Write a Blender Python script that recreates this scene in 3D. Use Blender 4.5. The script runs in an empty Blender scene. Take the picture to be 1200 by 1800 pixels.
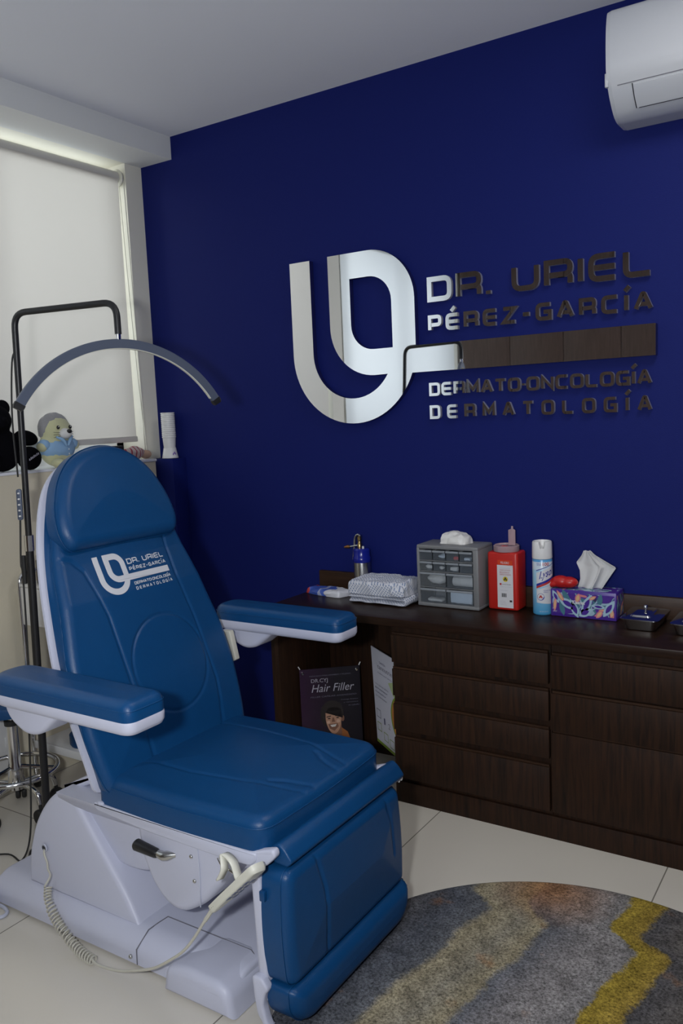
import bpy, bmesh, math, random
import numpy as np
from mathutils import Vector, Matrix
random.seed(7)
PI = math.pi
scn = bpy.context.scene
COL = scn.collection

# ------------------------------------------------------------------ camera
cd = bpy.data.cameras.new('camera'); cam = bpy.data.objects.new('camera', cd); COL.objects.link(cam)
yaw, pit, rol = [math.radians(a) for a in (-33.30327689, -6.66292375, -2.5149912)]
fw = Vector((math.sin(yaw)*math.cos(pit), math.cos(yaw)*math.cos(pit), math.sin(pit)))
rt = Vector((math.cos(yaw), -math.sin(yaw), 0)); up = rt.cross(fw)
r2 = math.cos(rol)*rt + math.sin(rol)*up; u2 = -math.sin(rol)*rt + math.cos(rol)*up
mw = Matrix((r2, u2, -fw)).transposed().to_4x4(); mw.translation = Vector((2.93, -2.897, 1.42))
cam.matrix_world = mw
cd.sensor_fit = 'HORIZONTAL'; cd.sensor_width = 36; cd.lens = 1467.88/1200*36; cd.clip_start = 0.05
scn.camera = cam

# ------------------------------------------------------------------ world, lights, exposure
vs = scn.view_settings
vs.view_transform = 'Standard'; vs.look = 'None'; vs.gamma = 1; vs.use_curve_mapping = False
vs.exposure = -0.10
w = bpy.data.worlds.new('world'); scn.world = w; w.use_nodes = True
w.node_tree.nodes['Background'].inputs[0].default_value = (.75, .85, 1, 1)
w.node_tree.nodes['Background'].inputs[1].default_value = .6

def area(name, loc, target, sx, sy, power, color):
    l = bpy.data.lights.new(name, 'AREA'); l.shape = 'RECTANGLE'; l.size = sx; l.size_y = sy
    l.energy = power; l.color = color
    o = bpy.data.objects.new(name, l); COL.objects.link(o); o.location = loc
    o.rotation_euler = (Vector(target)-Vector(loc)).to_track_quat('-Z', 'Y').to_euler()
    o['kind'] = 'structure'
    return o
area('camera_flash', (2.69, -2.94, 1.44), (2.69-.545*3, -2.94+.83*3, 1.44-.05*3), .085, .06, 28, (.93, .96, 1))   # the fill flash beside the camera
area('front_fill_light', (2.16, -3.72, 1.75), (1.6, 0, 1.4), .75, .5, 8, (.86, .92, 1))  # added fill light, set in an unseen window behind the camera
area('daylight_side_window', (-.45, -2.55, 1.9), (3, -2.4, 1.7), 1.5, 1.25, 13, (.93, .96, 1))
area('daylight_back_window', (-1.0, -.55, 2.2), (3, -.55, 1.7), 2.0, 1.8, 54, (.97, .99, 1))

# ------------------------------------------------------------------ materials
def nmat(name):
    m = bpy.data.materials.new(name); m.use_nodes = True
    return m, m.node_tree, m.node_tree.nodes['Principled BSDF']
def mat(name, col, rough=.5, metal=0, bump=0, bscale=200, spec=.5, coat=0, var=0, vscale=8, trans=0, alpha=1, sheen=0):
    m, nt, b = nmat(name); L = nt.links.new
    b.inputs['Base Color'].default_value = (*col, 1); b.inputs['Roughness'].default_value = rough
    b.inputs['Metallic'].default_value = metal; b.inputs['Specular IOR Level'].default_value = spec
    b.inputs['Coat Weight'].default_value = coat; b.inputs['Transmission Weight'].default_value = trans
    b.inputs['Alpha'].default_value = alpha; b.inputs['Sheen Weight'].default_value = sheen
    tc = nt.nodes.new('ShaderNodeTexCoord')
    if bump:
        n = nt.nodes.new('ShaderNodeTexNoise'); n.inputs['Scale'].default_value = bscale; n.inputs['Detail'].default_value = 3
        bp = nt.nodes.new('ShaderNodeBump'); bp.inputs['Strength'].default_value = bump; bp.inputs['Distance'].default_value = .002
        L(tc.outputs['Object'], n.inputs['Vector']); L(n.outputs['Fac'], bp.inputs['Height']); L(bp.outputs['Normal'], b.inputs['Normal'])
    if var:
        n = nt.nodes.new('ShaderNodeTexNoise'); n.inputs['Scale'].default_value = vscale; n.inputs['Detail'].default_value = 5
        r = nt.nodes.new('ShaderNodeMapRange'); r.inputs[3].default_value = 1-var; r.inputs[4].default_value = 1+var
        mx = nt.nodes.new('ShaderNodeVectorMath'); mx.operation = 'SCALE'; mx.inputs[0].default_value = col
        L(tc.outputs['Object'], n.inputs['Vector']); L(n.outputs['Fac'], r.inputs[0]); L(r.outputs[0], mx.inputs['Scale']); L(mx.outputs[0], b.inputs['Base Color'])
    return m
def glossy_thin(name, tint, face=.75, rough=.05, dcol=(.8, .85, .9), diff=.1):
    m = bpy.data.materials.new(name); m.use_nodes = True; nt = m.node_tree; nt.nodes.clear(); L = nt.links.new
    out = nt.nodes.new('ShaderNodeOutputMaterial'); t = nt.nodes.new('ShaderNodeBsdfTransparent'); t.inputs[0].default_value = (*tint, 1)
    d = nt.nodes.new('ShaderNodeBsdfDiffuse'); d.inputs[0].default_value = (*dcol, 1)
    g = nt.nodes.new('ShaderNodeBsdfGlossy'); g.inputs['Roughness'].default_value = rough
    m1 = nt.nodes.new('ShaderNodeMixShader'); m1.inputs[0].default_value = diff
    m2 = nt.nodes.new('ShaderNodeMixShader'); fr = nt.nodes.new('ShaderNodeFresnel'); fr.inputs[0].default_value = 1.45
    L(t.outputs[0], m1.inputs[1]); L(d.outputs[0], m1.inputs[2]); L(fr.outputs[0], m2.inputs[0]); L(m1.outputs[0], m2.inputs[1]); L(g.outputs[0], m2.inputs[2])
    L(m2.outputs[0], out.inputs[0])
    return m
def wood(name, base, dark, rough=.4, axis='Z', scale=9):
    m, nt, b = nmat(name); L = nt.links.new
    tc = nt.nodes.new('ShaderNodeTexCoord'); mp = nt.nodes.new('ShaderNodeMapping')
    s = {'Z': (1, 1, .06), 'X': (.06, 1, 1)}[axis]
    mp.inputs['Scale'].default_value = [a*scale*3 for a in s]
    n = nt.nodes.new('ShaderNodeTexNoise'); n.inputs['Scale'].default_value = 3; n.inputs['Detail'].default_value = 8; n.inputs['Roughness'].default_value = .65; n.inputs['Distortion'].default_value = .6
    r = nt.nodes.new('ShaderNodeValToRGB'); e = r.color_ramp.elements
    e[0].position = .32; e[0].color = (*dark, 1); e[1].position = .68; e[1].color = (*base, 1)
    L(tc.outputs['Object'], mp.inputs[0]); L(mp.outputs[0], n.inputs['Vector']); L(n.outputs['Fac'], r.inputs[0]); L(r.outputs[0], b.inputs['Base Color'])
    bp = nt.nodes.new('ShaderNodeBump'); bp.inputs['Strength'].default_value = .15; bp.inputs['Distance'].default_value = .001
    L(n.outputs['Fac'], bp.inputs['Height']); L(bp.outputs[0], b.inputs['Normal'])
    b.inputs['Roughness'].default_value = rough; b.inputs['Specular IOR Level'].default_value = .22
    return m
def translucent(name, col, f=.5):
    m = bpy.data.materials.new(name); m.use_nodes = True; nt = m.node_tree; nt.nodes.clear(); L = nt.links.new
    out = nt.nodes.new('ShaderNodeOutputMaterial'); d = nt.nodes.new('ShaderNodeBsdfDiffuse'); t = nt.nodes.new('ShaderNodeBsdfTranslucent')
    d.inputs[0].default_value = (*col, 1); t.inputs[0].default_value = (*col, 1)
    mx = nt.nodes.new('ShaderNodeMixShader'); mx.inputs[0].default_value = f
    tc = nt.nodes.new('ShaderNodeTexCoord'); n = nt.nodes.new('ShaderNodeTexNoise'); n.inputs['Scale'].default_value = 900
    bp = nt.nodes.new('ShaderNodeBump'); bp.inputs['Strength'].default_value = .1; bp.inputs['Distance'].default_value = .0005
    L(tc.outputs['Object'], n.inputs['Vector']); L(n.outputs['Fac'], bp.inputs['Height']); L(bp.outputs[0], d.inputs['Normal'])
    L(d.outputs[0], mx.inputs[1]); L(t.outputs[0], mx.inputs[2]); L(mx.outputs[0], out.inputs[0])
    return m

M = {}
M['blue_wall'] = mat('blue wall paint', (.0065, .0125, .120), .6, bump=.2, bscale=300, spec=.12)
M['white_paint'] = mat('white ceiling paint', (.80, .815, .87), .8, bump=.1, bscale=150)
M['beige'] = mat('beige wall paint', (.68, .62, .48), .7, bump=.15, bscale=200)
M['pier'] = mat('cream reveal paint', (.84, .82, .72), .65, bump=.1, bscale=200)
M['beam'] = mat('beam paint', (.76, .77, .76), .7, bump=.15, bscale=200)
M['leather'] = mat('blue leatherette', (.004, .055, .168), .36, bump=.2, bscale=420, spec=.32, var=.06, vscale=30)
M['shell'] = mat('white moulded plastic', (.56, .575, .69), .42, spec=.45, bump=.03, bscale=500)
M['shell_grey'] = mat('grey white plastic', (.52, .54, .64), .5, bump=.05, bscale=400)
M['seam'] = mat('grey panel joint', (.16, .16, .19), .6)  # mid grey for the drawn panel joint lines
M['gap'] = mat('dark joint', (.02, .022, .03), .6)
M['black'] = mat('black metal', (.012, .012, .013), .4)
M['black_rubber'] = mat('black rubber', (.015, .015, .015), .6)
M['chrome'] = mat('chrome', (.75, .75, .74), .12, 1)
M['steel'] = mat('brushed steel', (.55, .55, .53), .25, 1, bump=.05, bscale=400)
M['mirror'] = mat('mirror acrylic', (.86, .87, .88), .02, 1)
M['acrylic'] = mat('pale acrylic edge', (.30, .31, .38), .3)
M['navy_edge'] = mat('blue acrylic edge', (.012, .014, .09), .25)
M['wood'] = wood('dark wenge wood', (.038, .0155, .0065), (.010, .005, .003), .6, 'Z')
M['wood_top'] = wood('dark wenge worktop', (.030, .015, .009), (.015, .0075, .005), .32, 'X')
M['wood_top'].node_tree.nodes['Principled BSDF'].inputs['Specular IOR Level'].default_value = .14
M['wood_edge'] = wood('wenge edge', (.052, .026, .014), (.026, .013, .008), .4, 'X')
M['white_plastic'] = mat('white plastic', (.75, .75, .74), .35)
M['ac'] = mat('glossy white casing', (.52, .54, .58), .13, coat=.3)
M['ac_dark'] = mat('air outlet dark', (.03, .03, .04), .5)
M['blind'] = translucent('blind fabric', (.66, .63, .59), .30)
M['sheer'] = translucent('sheer blind fabric', (.88, .90, .92), .62)
M['blind_bar'] = mat('blind bar', (.62, .60, .56), .5)
M['glass'] = glossy_thin('window glass', (.97, .99, .98), diff=.0)
M['alu'] = mat('window frame aluminium', (.75, .77, .77), .4)
M['letter_white'] = mat('white print', (.62, .63, .66), .5)
M['cable'] = mat('ivory cable', (.55, .53, .45), .5)
M['ivory'] = mat('ivory plastic', (.66, .65, .56), .4)

# ------------------------------------------------------------------ mesh helpers
def finish(bm, ang=38, smooth=True):
    bmesh.ops.recalc_face_normals(bm, faces=bm.faces)
    if smooth:
        lim = math.radians(ang)
        for f in bm.faces: f.smooth = True
        for e in bm.edges:
            if len(e.link_faces) == 2 and e.calc_face_angle(0) > lim: e.smooth = False
ROOT = {}
def obj(name, bm, m, parent=None, ang=38, local=False, mods=None, smooth=True, recalc=True):
    if recalc: finish(bm, ang, smooth)
    me = bpy.data.meshes.new(name); 
    if parent is not None and not local:
        bm.transform(Matrix.Translation(-Vector(ROOT[parent.name])))
    bm.to_mesh(me); bm.free()
    if isinstance(m, (list, tuple)):
        for k in m: me.materials.append(k)
    else: me.materials.append(m)
    o = bpy.data.objects.new(name, me); COL.objects.link(o)
    if parent is not None:
        o.parent = parent; ROOT[o.name] = ROOT[parent.name]
    else: ROOT[o.name] = (0, 0, 0)
    for md in (mods or []):
        mm = o.modifiers.new(md[0], md[0])
        for k, v in md[1].items(): setattr(mm, k, v)
    return o
def single(name, bm, m, label, cat, loc=None, group=None, **kw):
    """a thing that is one mesh; its origin moved to its base"""
    finish(bm, kw.pop('ang', 38))
    if loc is not None: bm.transform(Matrix.Translation(-Vector(loc)))
    o = obj(name, bm, m, recalc=False, **kw)
    if loc is not None: o.location = loc; ROOT[o.name] = tuple(loc)
    o['label'] = label; o['category'] = cat
    if group: o['group'] = group
    return o
def thing(name, label, cat, loc=(0, 0, 0), group=None, rz=0):
    o = bpy.data.objects.new(name, None); COL.objects.link(o); o.location = loc; o.empty_display_size = .05
    o.rotation_euler = (0, 0, rz)
    o['label'] = label; o['category'] = cat
    if group: o['group'] = group
    ROOT[o.name] = tuple(loc)
    return o
def struct(name, bm, m, label, cat, **kw):
    o = obj(name, bm, m, **kw); o['kind'] = 'structure'; o['label'] = label; o['category'] = cat
    return o
def B(): return bmesh.new()
def box(bm, x0, x1, y0, y1, z0, z1, bev=0, seg=2, mi=0):
    n0 = len(bm.faces)
    r = bmesh.ops.create_cube(bm, size=1)
    vs_ = r['verts']
    for v in vs_:
        v.co = Vector((x0+(v.co.x+.5)*(x1-x0), y0+(v.co.y+.5)*(y1-y0), z0+(v.co.z+.5)*(z1-z0)))
    fs = set(f for v in vs_ for f in v.link_faces)
    for f in fs: f.material_index = mi
    if bev:
        es = list(set(e for v in vs_ for e in v.link_edges))
        r2_ = bmesh.ops.bevel(bm, geom=es, offset=bev, segments=seg, profile=.5, affect='EDGES')
        for f in r2_['faces']: f.material_index = mi
    return bm
def prism(bm, pts, axis, a, b, bev=0, seg=3, mi=0):
    """extrude a 2D outline along axis, its end faces rounded over by bev: pts in the other two axes in order"""
    def mk(p, t):
        return {'x': (t, p[0], p[1]), 'y': (p[0], t, p[1]), 'z': (p[0], p[1], t)}[axis]
    P = []
    for p in pts:
        if not P or math.hypot(p[0]-P[-1][0], p[1]-P[-1][1]) > 1e-5: P.append((p[0], p[1]))
    n = len(P); ar = sum(P[k-1][0]*P[k][1]-P[k][0]*P[k-1][1] for k in range(n))
    if ar < 0: P = P[::-1]
    def inset(d):
        out = []
        for k in range(n):
            a_, c_, b_ = Vector(P[k-1]), Vector(P[k]), Vector(P[(k+1) % n])
            n1 = (c_-a_).normalized(); n2 = (b_-c_).normalized(); n1 = Vector((-n1.y, n1.x)); n2 = Vector((-n2.y, n2.x)); m_ = n1+n2
            m_ = m_.normalized() if m_.length > 1e-6 else n1
            out.append(c_+m_*d*min(1.6, 1/max(.3, m_.dot(n1))))
        return out
    rings = []
    s_ = 1 if b > a else -1
    if bev:
        for k in range(seg+1):
            t = k/seg*PI/2; rings.append((inset(bev*(1-math.sin(t))), a+s_*bev*(1-math.cos(t))))
        rings += [(q, b-(t-a)) for q, t in rings[::-1]]
    else: rings = [(P, a), (P, b)]
    V = [[bm.verts.new(mk(q, t)) for q in Q] for Q, t in rings]
    fs = [bm.faces.new(V[0]), bm.faces.new(V[-1][::-1])]
    for u, v in zip(V[:-1], V[1:]):
        for k in range(n): fs.append(bm.faces.new((u[k], u[(k+1) % n], v[(k+1) % n], v[k])))
    for f in fs: f.material_index = mi
    return bm
def tube(bm, pts, r, n=10, caps=True, closed=False, mi=0):
    pts = [Vector(p) for p in pts]; N = len(pts); rings = []
    ref = None
    for i, p in enumerate(pts):
        if closed: t = pts[(i+1) % N]-pts[i-1]
        else: t = pts[min(i+1, N-1)]-pts[max(i-1, 0)]
        if t.length < 1e-9: t = Vector((0, 0, 1))
        t.normalize()
        if ref is None:
            ref = Vector((0, 0, 1)) if abs(t.z) < .9 else Vector((1, 0, 0))
        u = (ref - t*ref.dot(t)).normalized(); v = t.cross(u); ref = u
        rr = r[i] if isinstance(r, (list, tuple)) else r
        rings.append([bm.verts.new(p+u*rr*math.cos(2*PI*k/n)+v*rr*math.sin(2*PI*k/n)) for k in range(n)])
    for i in range(N if closed else N-1):
        a, b = rings[i], rings[(i+1) % N]
        for k in range(n):
            f = bm.faces.new((a[k], a[(k+1) % n], b[(k+1) % n], b[k])); f.material_index = mi
    if caps and not closed:
        bm.faces.new(rings[0][::-1]).material_index = mi; bm.faces.new(rings[-1]).material_index = mi
    return bm
def lathe(bm, prof, c=(0, 0, 0), n=28, mi=0, sx=1, sy=1, M4=None):
    c = Vector(c); rings = []; new = []
    for r, z in prof:
        if r < 1e-6: rings.append([bm.verts.new(c+Vector((0, 0, z)))])
        else: rings.append([bm.verts.new(c+Vector((r*sx*math.cos(2*PI*k/n), r*sy*math.sin(2*PI*k/n), z))) for k in range(n)])
        new += rings[-1]
    for a, b in zip(rings[:-1], rings[1:]):
        for k in range(n):
            k2 = (k+1) % n
            if len(a) == 1 and len(b) == 1: continue
            if len(a) == 1: f = bm.faces.new((a[0], b[k], b[k2]))
            elif len(b) == 1: f = bm.faces.new((a[k], a[k2], b[0]))
            else: f = bm.faces.new((a[k], a[k2], b[k2], b[k]))
            f.material_index = mi
    if M4 is not None:
        for v in new: v.co = M4 @ v.co
    return bm
def ball(bm, c, rx, ry, rz, n=20, M3=None, mi=0):
    r = bmesh.ops.create_uvsphere(bm, u_segments=n, v_segments=max(6, n//2+2), radius=1)
    for v in r['verts']:
        p = Vector((v.co.x*rx, v.co.y*ry, v.co.z*rz))
        if M3 is not None: p = M3 @ p
        v.co = p+Vector(c)
    for f in set(f for v in r['verts'] for f in v.link_faces): f.material_index = mi
    return bm
def arc(cx, cy, r, a0, a1, n=10):
    return [(cx+r*math.cos(math.radians(a0+(a1-a0)*i/n)), cy+r*math.sin(math.radians(a0+(a1-a0)*i/n))) for i in range(n+1)]
def rpoly(pts, r, n=6, closed=True):
    """round the corners of a polyline/polygon; r: number or list"""
    out = []; N = len(pts)
    for i, p in enumerate(pts):
        ri = r[i] if isinstance(r, (list, tuple)) else r
        if ri <= 0 or (not closed and i in (0, N-1)): out.append(tuple(p)); continue
        p = Vector(p); a = Vector(pts[i-1])-p; b = Vector(pts[(i+1) % N])-p
        d = min(ri, a.length*.49, b.length*.49)
        A = p+a.normalized()*d; C_ = p+b.normalized()*d
        for k in range(n+1):
            t = k/n; q = A*(1-t)**2+p*2*t*(1-t)+C_*t*t
            out.append(tuple(q))
    return out
def bez(pts, n=60):
    """Catmull-Rom through 3D points"""
    P = [Vector(p) for p in pts]; P = [P[0]*2-P[1]]+P+[P[-1]*2-P[-2]]; out = []
    seg = len(P)-3; per = max(2, n//seg)
    for i in range(1, len(P)-2):
        for k in range(per):
            t = k/per
            out.append(.5*((2*P[i])+(P[i+1]-P[i-1])*t+(2*P[i-1]-5*P[i]+4*P[i+1]-P[i+2])*t*t+(3*P[i]-P[i-1]-3*P[i+1]+P[i+2])*t**3))
    out.append(P[-2]); return out
def poly_curve(loops, depth, bev=0):
    """flat outline with holes, extruded 0..depth in z, as a bmesh"""
    cu = bpy.data.curves.new('tmp', 'CURVE'); cu.dimensions = '2D'; cu.fill_mode = 'BOTH' if depth else 'FRONT'
    for lp in loops:
        s = cu.splines.new('POLY'); s.points.add(len(lp)-1)
        for p, q in zip(s.points, lp): p.co = (q[0], q[1], 0, 1)
        s.use_cyclic_u = True
    cu.extrude = depth/2; cu.bevel_depth = bev; cu.bevel_resolution = 1
    o = bpy.data.objects.new('tmp', cu); me = o.to_mesh(); bm = B(); bm.from_mesh(me); o.to_mesh_clear()
    bpy.data.objects.remove(o); bpy.data.curves.remove(cu)
    bm.transform(Matrix.Translation((0, 0, depth/2)))
    bmesh.ops.remove_doubles(bm, verts=bm.verts, dist=1e-6)
    return bm
def text_bm(s, size, align='LEFT', shear=0, spacing=1, bold=0, depth=0, res=3):
    cu = bpy.data.curves.new('tmp', 'FONT'); cu.body = s; cu.size = size; cu.align_x = align; cu.shear = shear; cu.space_character = spacing
    cu.offset = bold; cu.extrude = depth; cu.resolution_u = res
    o = bpy.data.objects.new('tmp', cu); me = o.to_mesh(); bm = B(); bm.from_mesh(me); o.to_mesh_clear()
    bpy.data.objects.remove(o); bpy.data.curves.remove(cu)
    return bm
def fit_w(bm, wd, h=None):
    xs = [v.co.x for v in bm.verts]; ys = [v.co.y for v in bm.verts]
    if not xs: return bm
    sx = wd/(max(xs)-min(xs)); sy = h/(max(ys)-min(ys)) if h else sx
    for v in bm.verts: v.co = Vector(((v.co.x-min(xs))*sx, (v.co.y-min(ys))*sy, v.co.z))
    return bm
def merge(dst, src, M4=None, mi=None, fn=None):
    """append src to dst with a transform or a point function"""
    mp = {}
    for v in src.verts:
        p = fn(v.co) if fn else (M4 @ v.co if M4 is not None else v.co)
        mp[v] = dst.verts.new(p)
    for f in src.faces:
        try: nf = dst.faces.new([mp[v] for v in f.verts])
        except ValueError: continue
        nf.material_index = f.material_index if mi is None else mi
    src.free(); return dst
def frame(o, X, Y, Z=None):
    X = Vector(X).normalized(); Y = Vector(Y).normalized(); Z = Vector(Z) if Z else X.cross(Y)
    m = Matrix((X, Y, Z)).transposed().to_4x4(); m.translation = Vector(o); return m

def pad(outline, T, r, fr, back=None, dome=0, crease=(), K=34, NP=180, piping=0, Tfun=None, zback=0):
    """upholstered pad on a frame: outline in (u, v), thickness along the frame's z. Returns bmesh and height function"""
    P = np.array(outline, float); d_ = np.linalg.norm(np.roll(P, -1, 0)-P, axis=1); cum = np.concatenate([[0], np.cumsum(d_)])
    t = np.linspace(0, cum[-1], NP, endpoint=False); Q = np.vstack([P, P[:1]])
    O = np.stack([np.interp(t, cum, Q[:, 0]), np.interp(t, cum, Q[:, 1])], 1)
    c = O.mean(0); A = O; Bq = np.roll(O, -1, 0)
    def segdist(X, a, b):
        ab = b-a; L2 = (ab**2).sum(-1)+1e-12
        w_ = ((X[:, None]-a)*ab).sum(-1)/L2; w_ = np.clip(w_, 0, 1)
        return np.linalg.norm(X[:, None]-(a+w_[..., None]*ab), axis=-1).min(1)
    cr = [(np.array(pl[0], float), pl[1], pl[2]) for pl in crease]
    def height(X):
        X = np.atleast_2d(np.array(X, float)); d = segdist(X, A, Bq)
        Th = Tfun(X) if Tfun else T
        h = Th-r+r*np.sqrt(np.clip(1-(1-np.clip(d/r, 0, 1))**2, 0, 1))
        if dome: h = h+dome*(1-np.exp(-(d/(.12))**2))
        for pl, wd, dp in cr:
            dd = segdist(X, pl[:-1], pl[1:]); h = h-dp*np.exp(-(dd/wd)**2)*np.clip(d/r, 0, 1)
        return h
    s = [1-(k/K)**1.15 for k in range(K)]
    bm = B(); rings = []
    def put(X, h): return [bm.verts.new(fr @ Vector((p[0], p[1], hh))) for p, hh in zip(X, h)]
    bo = np.array(O)
    if back is not None:
        Pb = np.array(back, float); db = np.linalg.norm(np.roll(Pb, -1, 0)-Pb, axis=1); cb = np.concatenate([[0], np.cumsum(db)]); Qb = np.vstack([Pb, Pb[:1]])
        tb = np.linspace(0, cb[-1], NP, endpoint=False); bo = np.stack([np.interp(tb, cb, Qb[:, 0]), np.interp(tb, cb, Qb[:, 1])], 1)
    rings.append(put(bo, np.full(NP, zback)))
    Th = Tfun(O) if Tfun else np.full(NP, T)
    rings.append(put(bo*.45+O*.55, zback*.4+(Th-r)*.6)); rings.append(put(O, Th-r))
    for k in s[1:]:
        X = c+(O-c)*k; rings.append(put(X, height(X)))
    cv = bm.verts.new(fr @ Vector((c[0], c[1], float(height(c)[0]))))
    for a, b in zip(rings[:-1], rings[1:]):
        for i in range(NP):
            j = (i+1) % NP; bm.faces.new((a[i], a[j], b[j], b[i]))
    for i in range(NP): bm.faces.new((rings[-1][i], rings[-1][(i+1) % NP], cv))
    bm.faces.new(rings[0][::-1])
    if piping:
        X = c+(O-c)*.996
        tube(bm, [fr @ Vector((p[0], p[1], hh)) for p, hh in zip(O, Th-r*.8)], piping, 6, closed=True)
    return bm, height

# ================================================================== the setting
XR, YF, ZC = 4.3, -3.75, 2.69
# floor with tiles
m, nt, b = nmat('cream porcelain tile'); L = nt.links.new
tc = nt.nodes.new('ShaderNodeTexCoord'); mp = nt.nodes.new('ShaderNodeMapping'); mp.inputs['Location'].default_value = (-.0868, .335, 0)
br = nt.nodes.new('ShaderNodeTexBrick'); br.offset = 0; br.inputs['Scale'].default_value = 1; br.inputs['Mortar Size'].default_value = .0022
br.inputs['Brick Width'].default_value = .7715; br.inputs['Row Height'].default_value = .7715; br.inputs['Mortar Smooth'].default_value = .3
br.inputs['Color1'].default_value = (.68, .635, .555, 1); br.inputs['Color2'].default_value = (.655, .615, .54, 1); br.inputs['Mortar'].default_value = (.22, .2, .17, 1)
L(tc.outputs['Object'], mp.inputs[0]); L(mp.outputs[0], br.inputs['Vector'])
ns = nt.nodes.new('ShaderNodeTexNoise'); ns.inputs['Scale'].default_value = 2.5; ns.inputs['Detail'].default_value = 6
mr = nt.nodes.new('ShaderNodeMapRange'); mr.inputs[3].default_value = .93; mr.inputs[4].default_value = 1.06
sc = nt.nodes.new('ShaderNodeVectorMath'); sc.operation = 'SCALE'
L(tc.outputs['Object'], ns.inputs['Vector']); L(ns.outputs['Fac'], mr.inputs[0]); L(mr.outputs[0], sc.inputs['Scale']); L(br.outputs['Color'], sc.inputs[0]); L(sc.outputs[0], b.inputs['Base Color'])
b.inputs['Roughness'].default_value = .22
M['tile'] = m
struct('floor', box(B(), -.3, XR+.1, YF-.1, .1, -.1, 0), M['tile'], 'cream polished porcelain tile floor', 'floor')
struct('ceiling', box(B(), -.3, XR+.1, YF-.1, .1, ZC, ZC+.1), M['white_paint'], 'plain white painted ceiling', 'ceiling')
struct('wall_back', box(B(), -.2, XR+.1, 0, .1, 0, ZC), M['blue_wall'], 'deep blue painted wall carrying the mirrored sign', 'wall')
struct('wall_right', box(B(), XR, XR+.1, YF, 0, 0, ZC), M['blue_wall'], 'blue side wall outside the frame', 'wall')
# front wall (behind the camera) with an unseen window opening added for the fill light, x 1.55..2.35, z 1.05..2.2
bm = B(); WX0, WX1, WZ0, WZ1 = 1.76, 2.56, 1.05, 2.2
box(bm, 0, WX0, YF-.1, YF, 0, ZC); box(bm, WX1, XR, YF-.1, YF, 0, ZC); box(bm, WX0, WX1, YF-.1, YF, 0, WZ0); box(bm, WX0, WX1, YF-.1, YF, WZ1, ZC)
struct('wall_front', bm, M['white_paint'], 'white wall opposite the blue wall', 'wall')
# left wall: low wall, pier by the blue wall, pier between the two windows, pier at the far end
ZS, ZH, LX = 1.253, 2.592, .078
bm = B()
box(bm, -.2, 0, -.100, 0, 0, ZC); box(bm, -.2, 0, -1.72, -1.58, ZS-.02, ZC); box(bm, -.2, 0, YF-.1, -3.42, 0, ZC)
box(bm, -.2, 0, -3.42, -.100, ZH, ZC)
struct('wall_left', bm, M['pier'], 'beige window wall with a narrow pier beside the blue wall', 'wall')
bm = B(); box(bm, -.2, LX, -3.42, -.112, 0, ZS-.012)
struct('wall_left_low', bm, M['beige'], 'beige low wall under the window', 'wall')
bm = B(); box(bm, -.2, LX+.006, -3.42, -.108, ZS-.012, ZS, .003); box(bm, -.2, 0, -.109, -.1005, ZS-.012, ZS)
struct('trim_2', bm, M['white_paint'], 'white sill along the top of the low wall', 'sill')
bm = B(); box(bm, .001, .165, -.088, 0, 0, ZS-.003, .002)
struct('trim_3', bm, M['blue_wall'], 'blue painted pipe chase in the corner', 'pipe chase')
bm = B(); box(bm, 0, .195, YF, 0, ZH, ZC)
struct('trim_1', bm, M['beam'], 'grey white ceiling beam above the window', 'beam')

def window(name, y0, y1, label):
    bm = B(); f = .04
    box(bm, -.19, -.14, y0, y1, ZS, ZS+.095); box(bm, -.19, -.14, y0, y1, ZH-.014, ZH)
    box(bm, -.19, -.14, y0, y0+f, ZS+f, ZH-f); box(bm, -.19, -.14, y1-f, y1, ZS+f, ZH-f)
    ym = (y0+y1)/2; box(bm, -.18, -.15, ym-.02, ym+.02, ZS+f, ZH-f)
    o = struct(name, bm, M['alu'], label, 'window')
    bm = B(); box(bm, -.168, -.164, y0+f, y1-f, ZS+.095, ZH-.014); obj('glass_pane', bm, M['glass'], o)
window('window_1', -1.58, -.1005, 'aluminium window behind the beige roller blind')
window('window_2', -3.42, -1.72, 'bright side window with a white blind')
bm = B(); f = .05
for a in ((WX0, WX0+f, WZ0, WZ1), (WX1-f, WX1, WZ0, WZ1), (WX0+f, WX1-f, WZ0, WZ0+f), (WX0+f, WX1-f, WZ1-f, WZ1)):
    box(bm, a[0], a[1], YF-.08, YF-.03, a[2], a[3])
o = struct('added_window', bm, M['alu'], 'window added for fill light in the wall behind the photographer', 'window')

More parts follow.
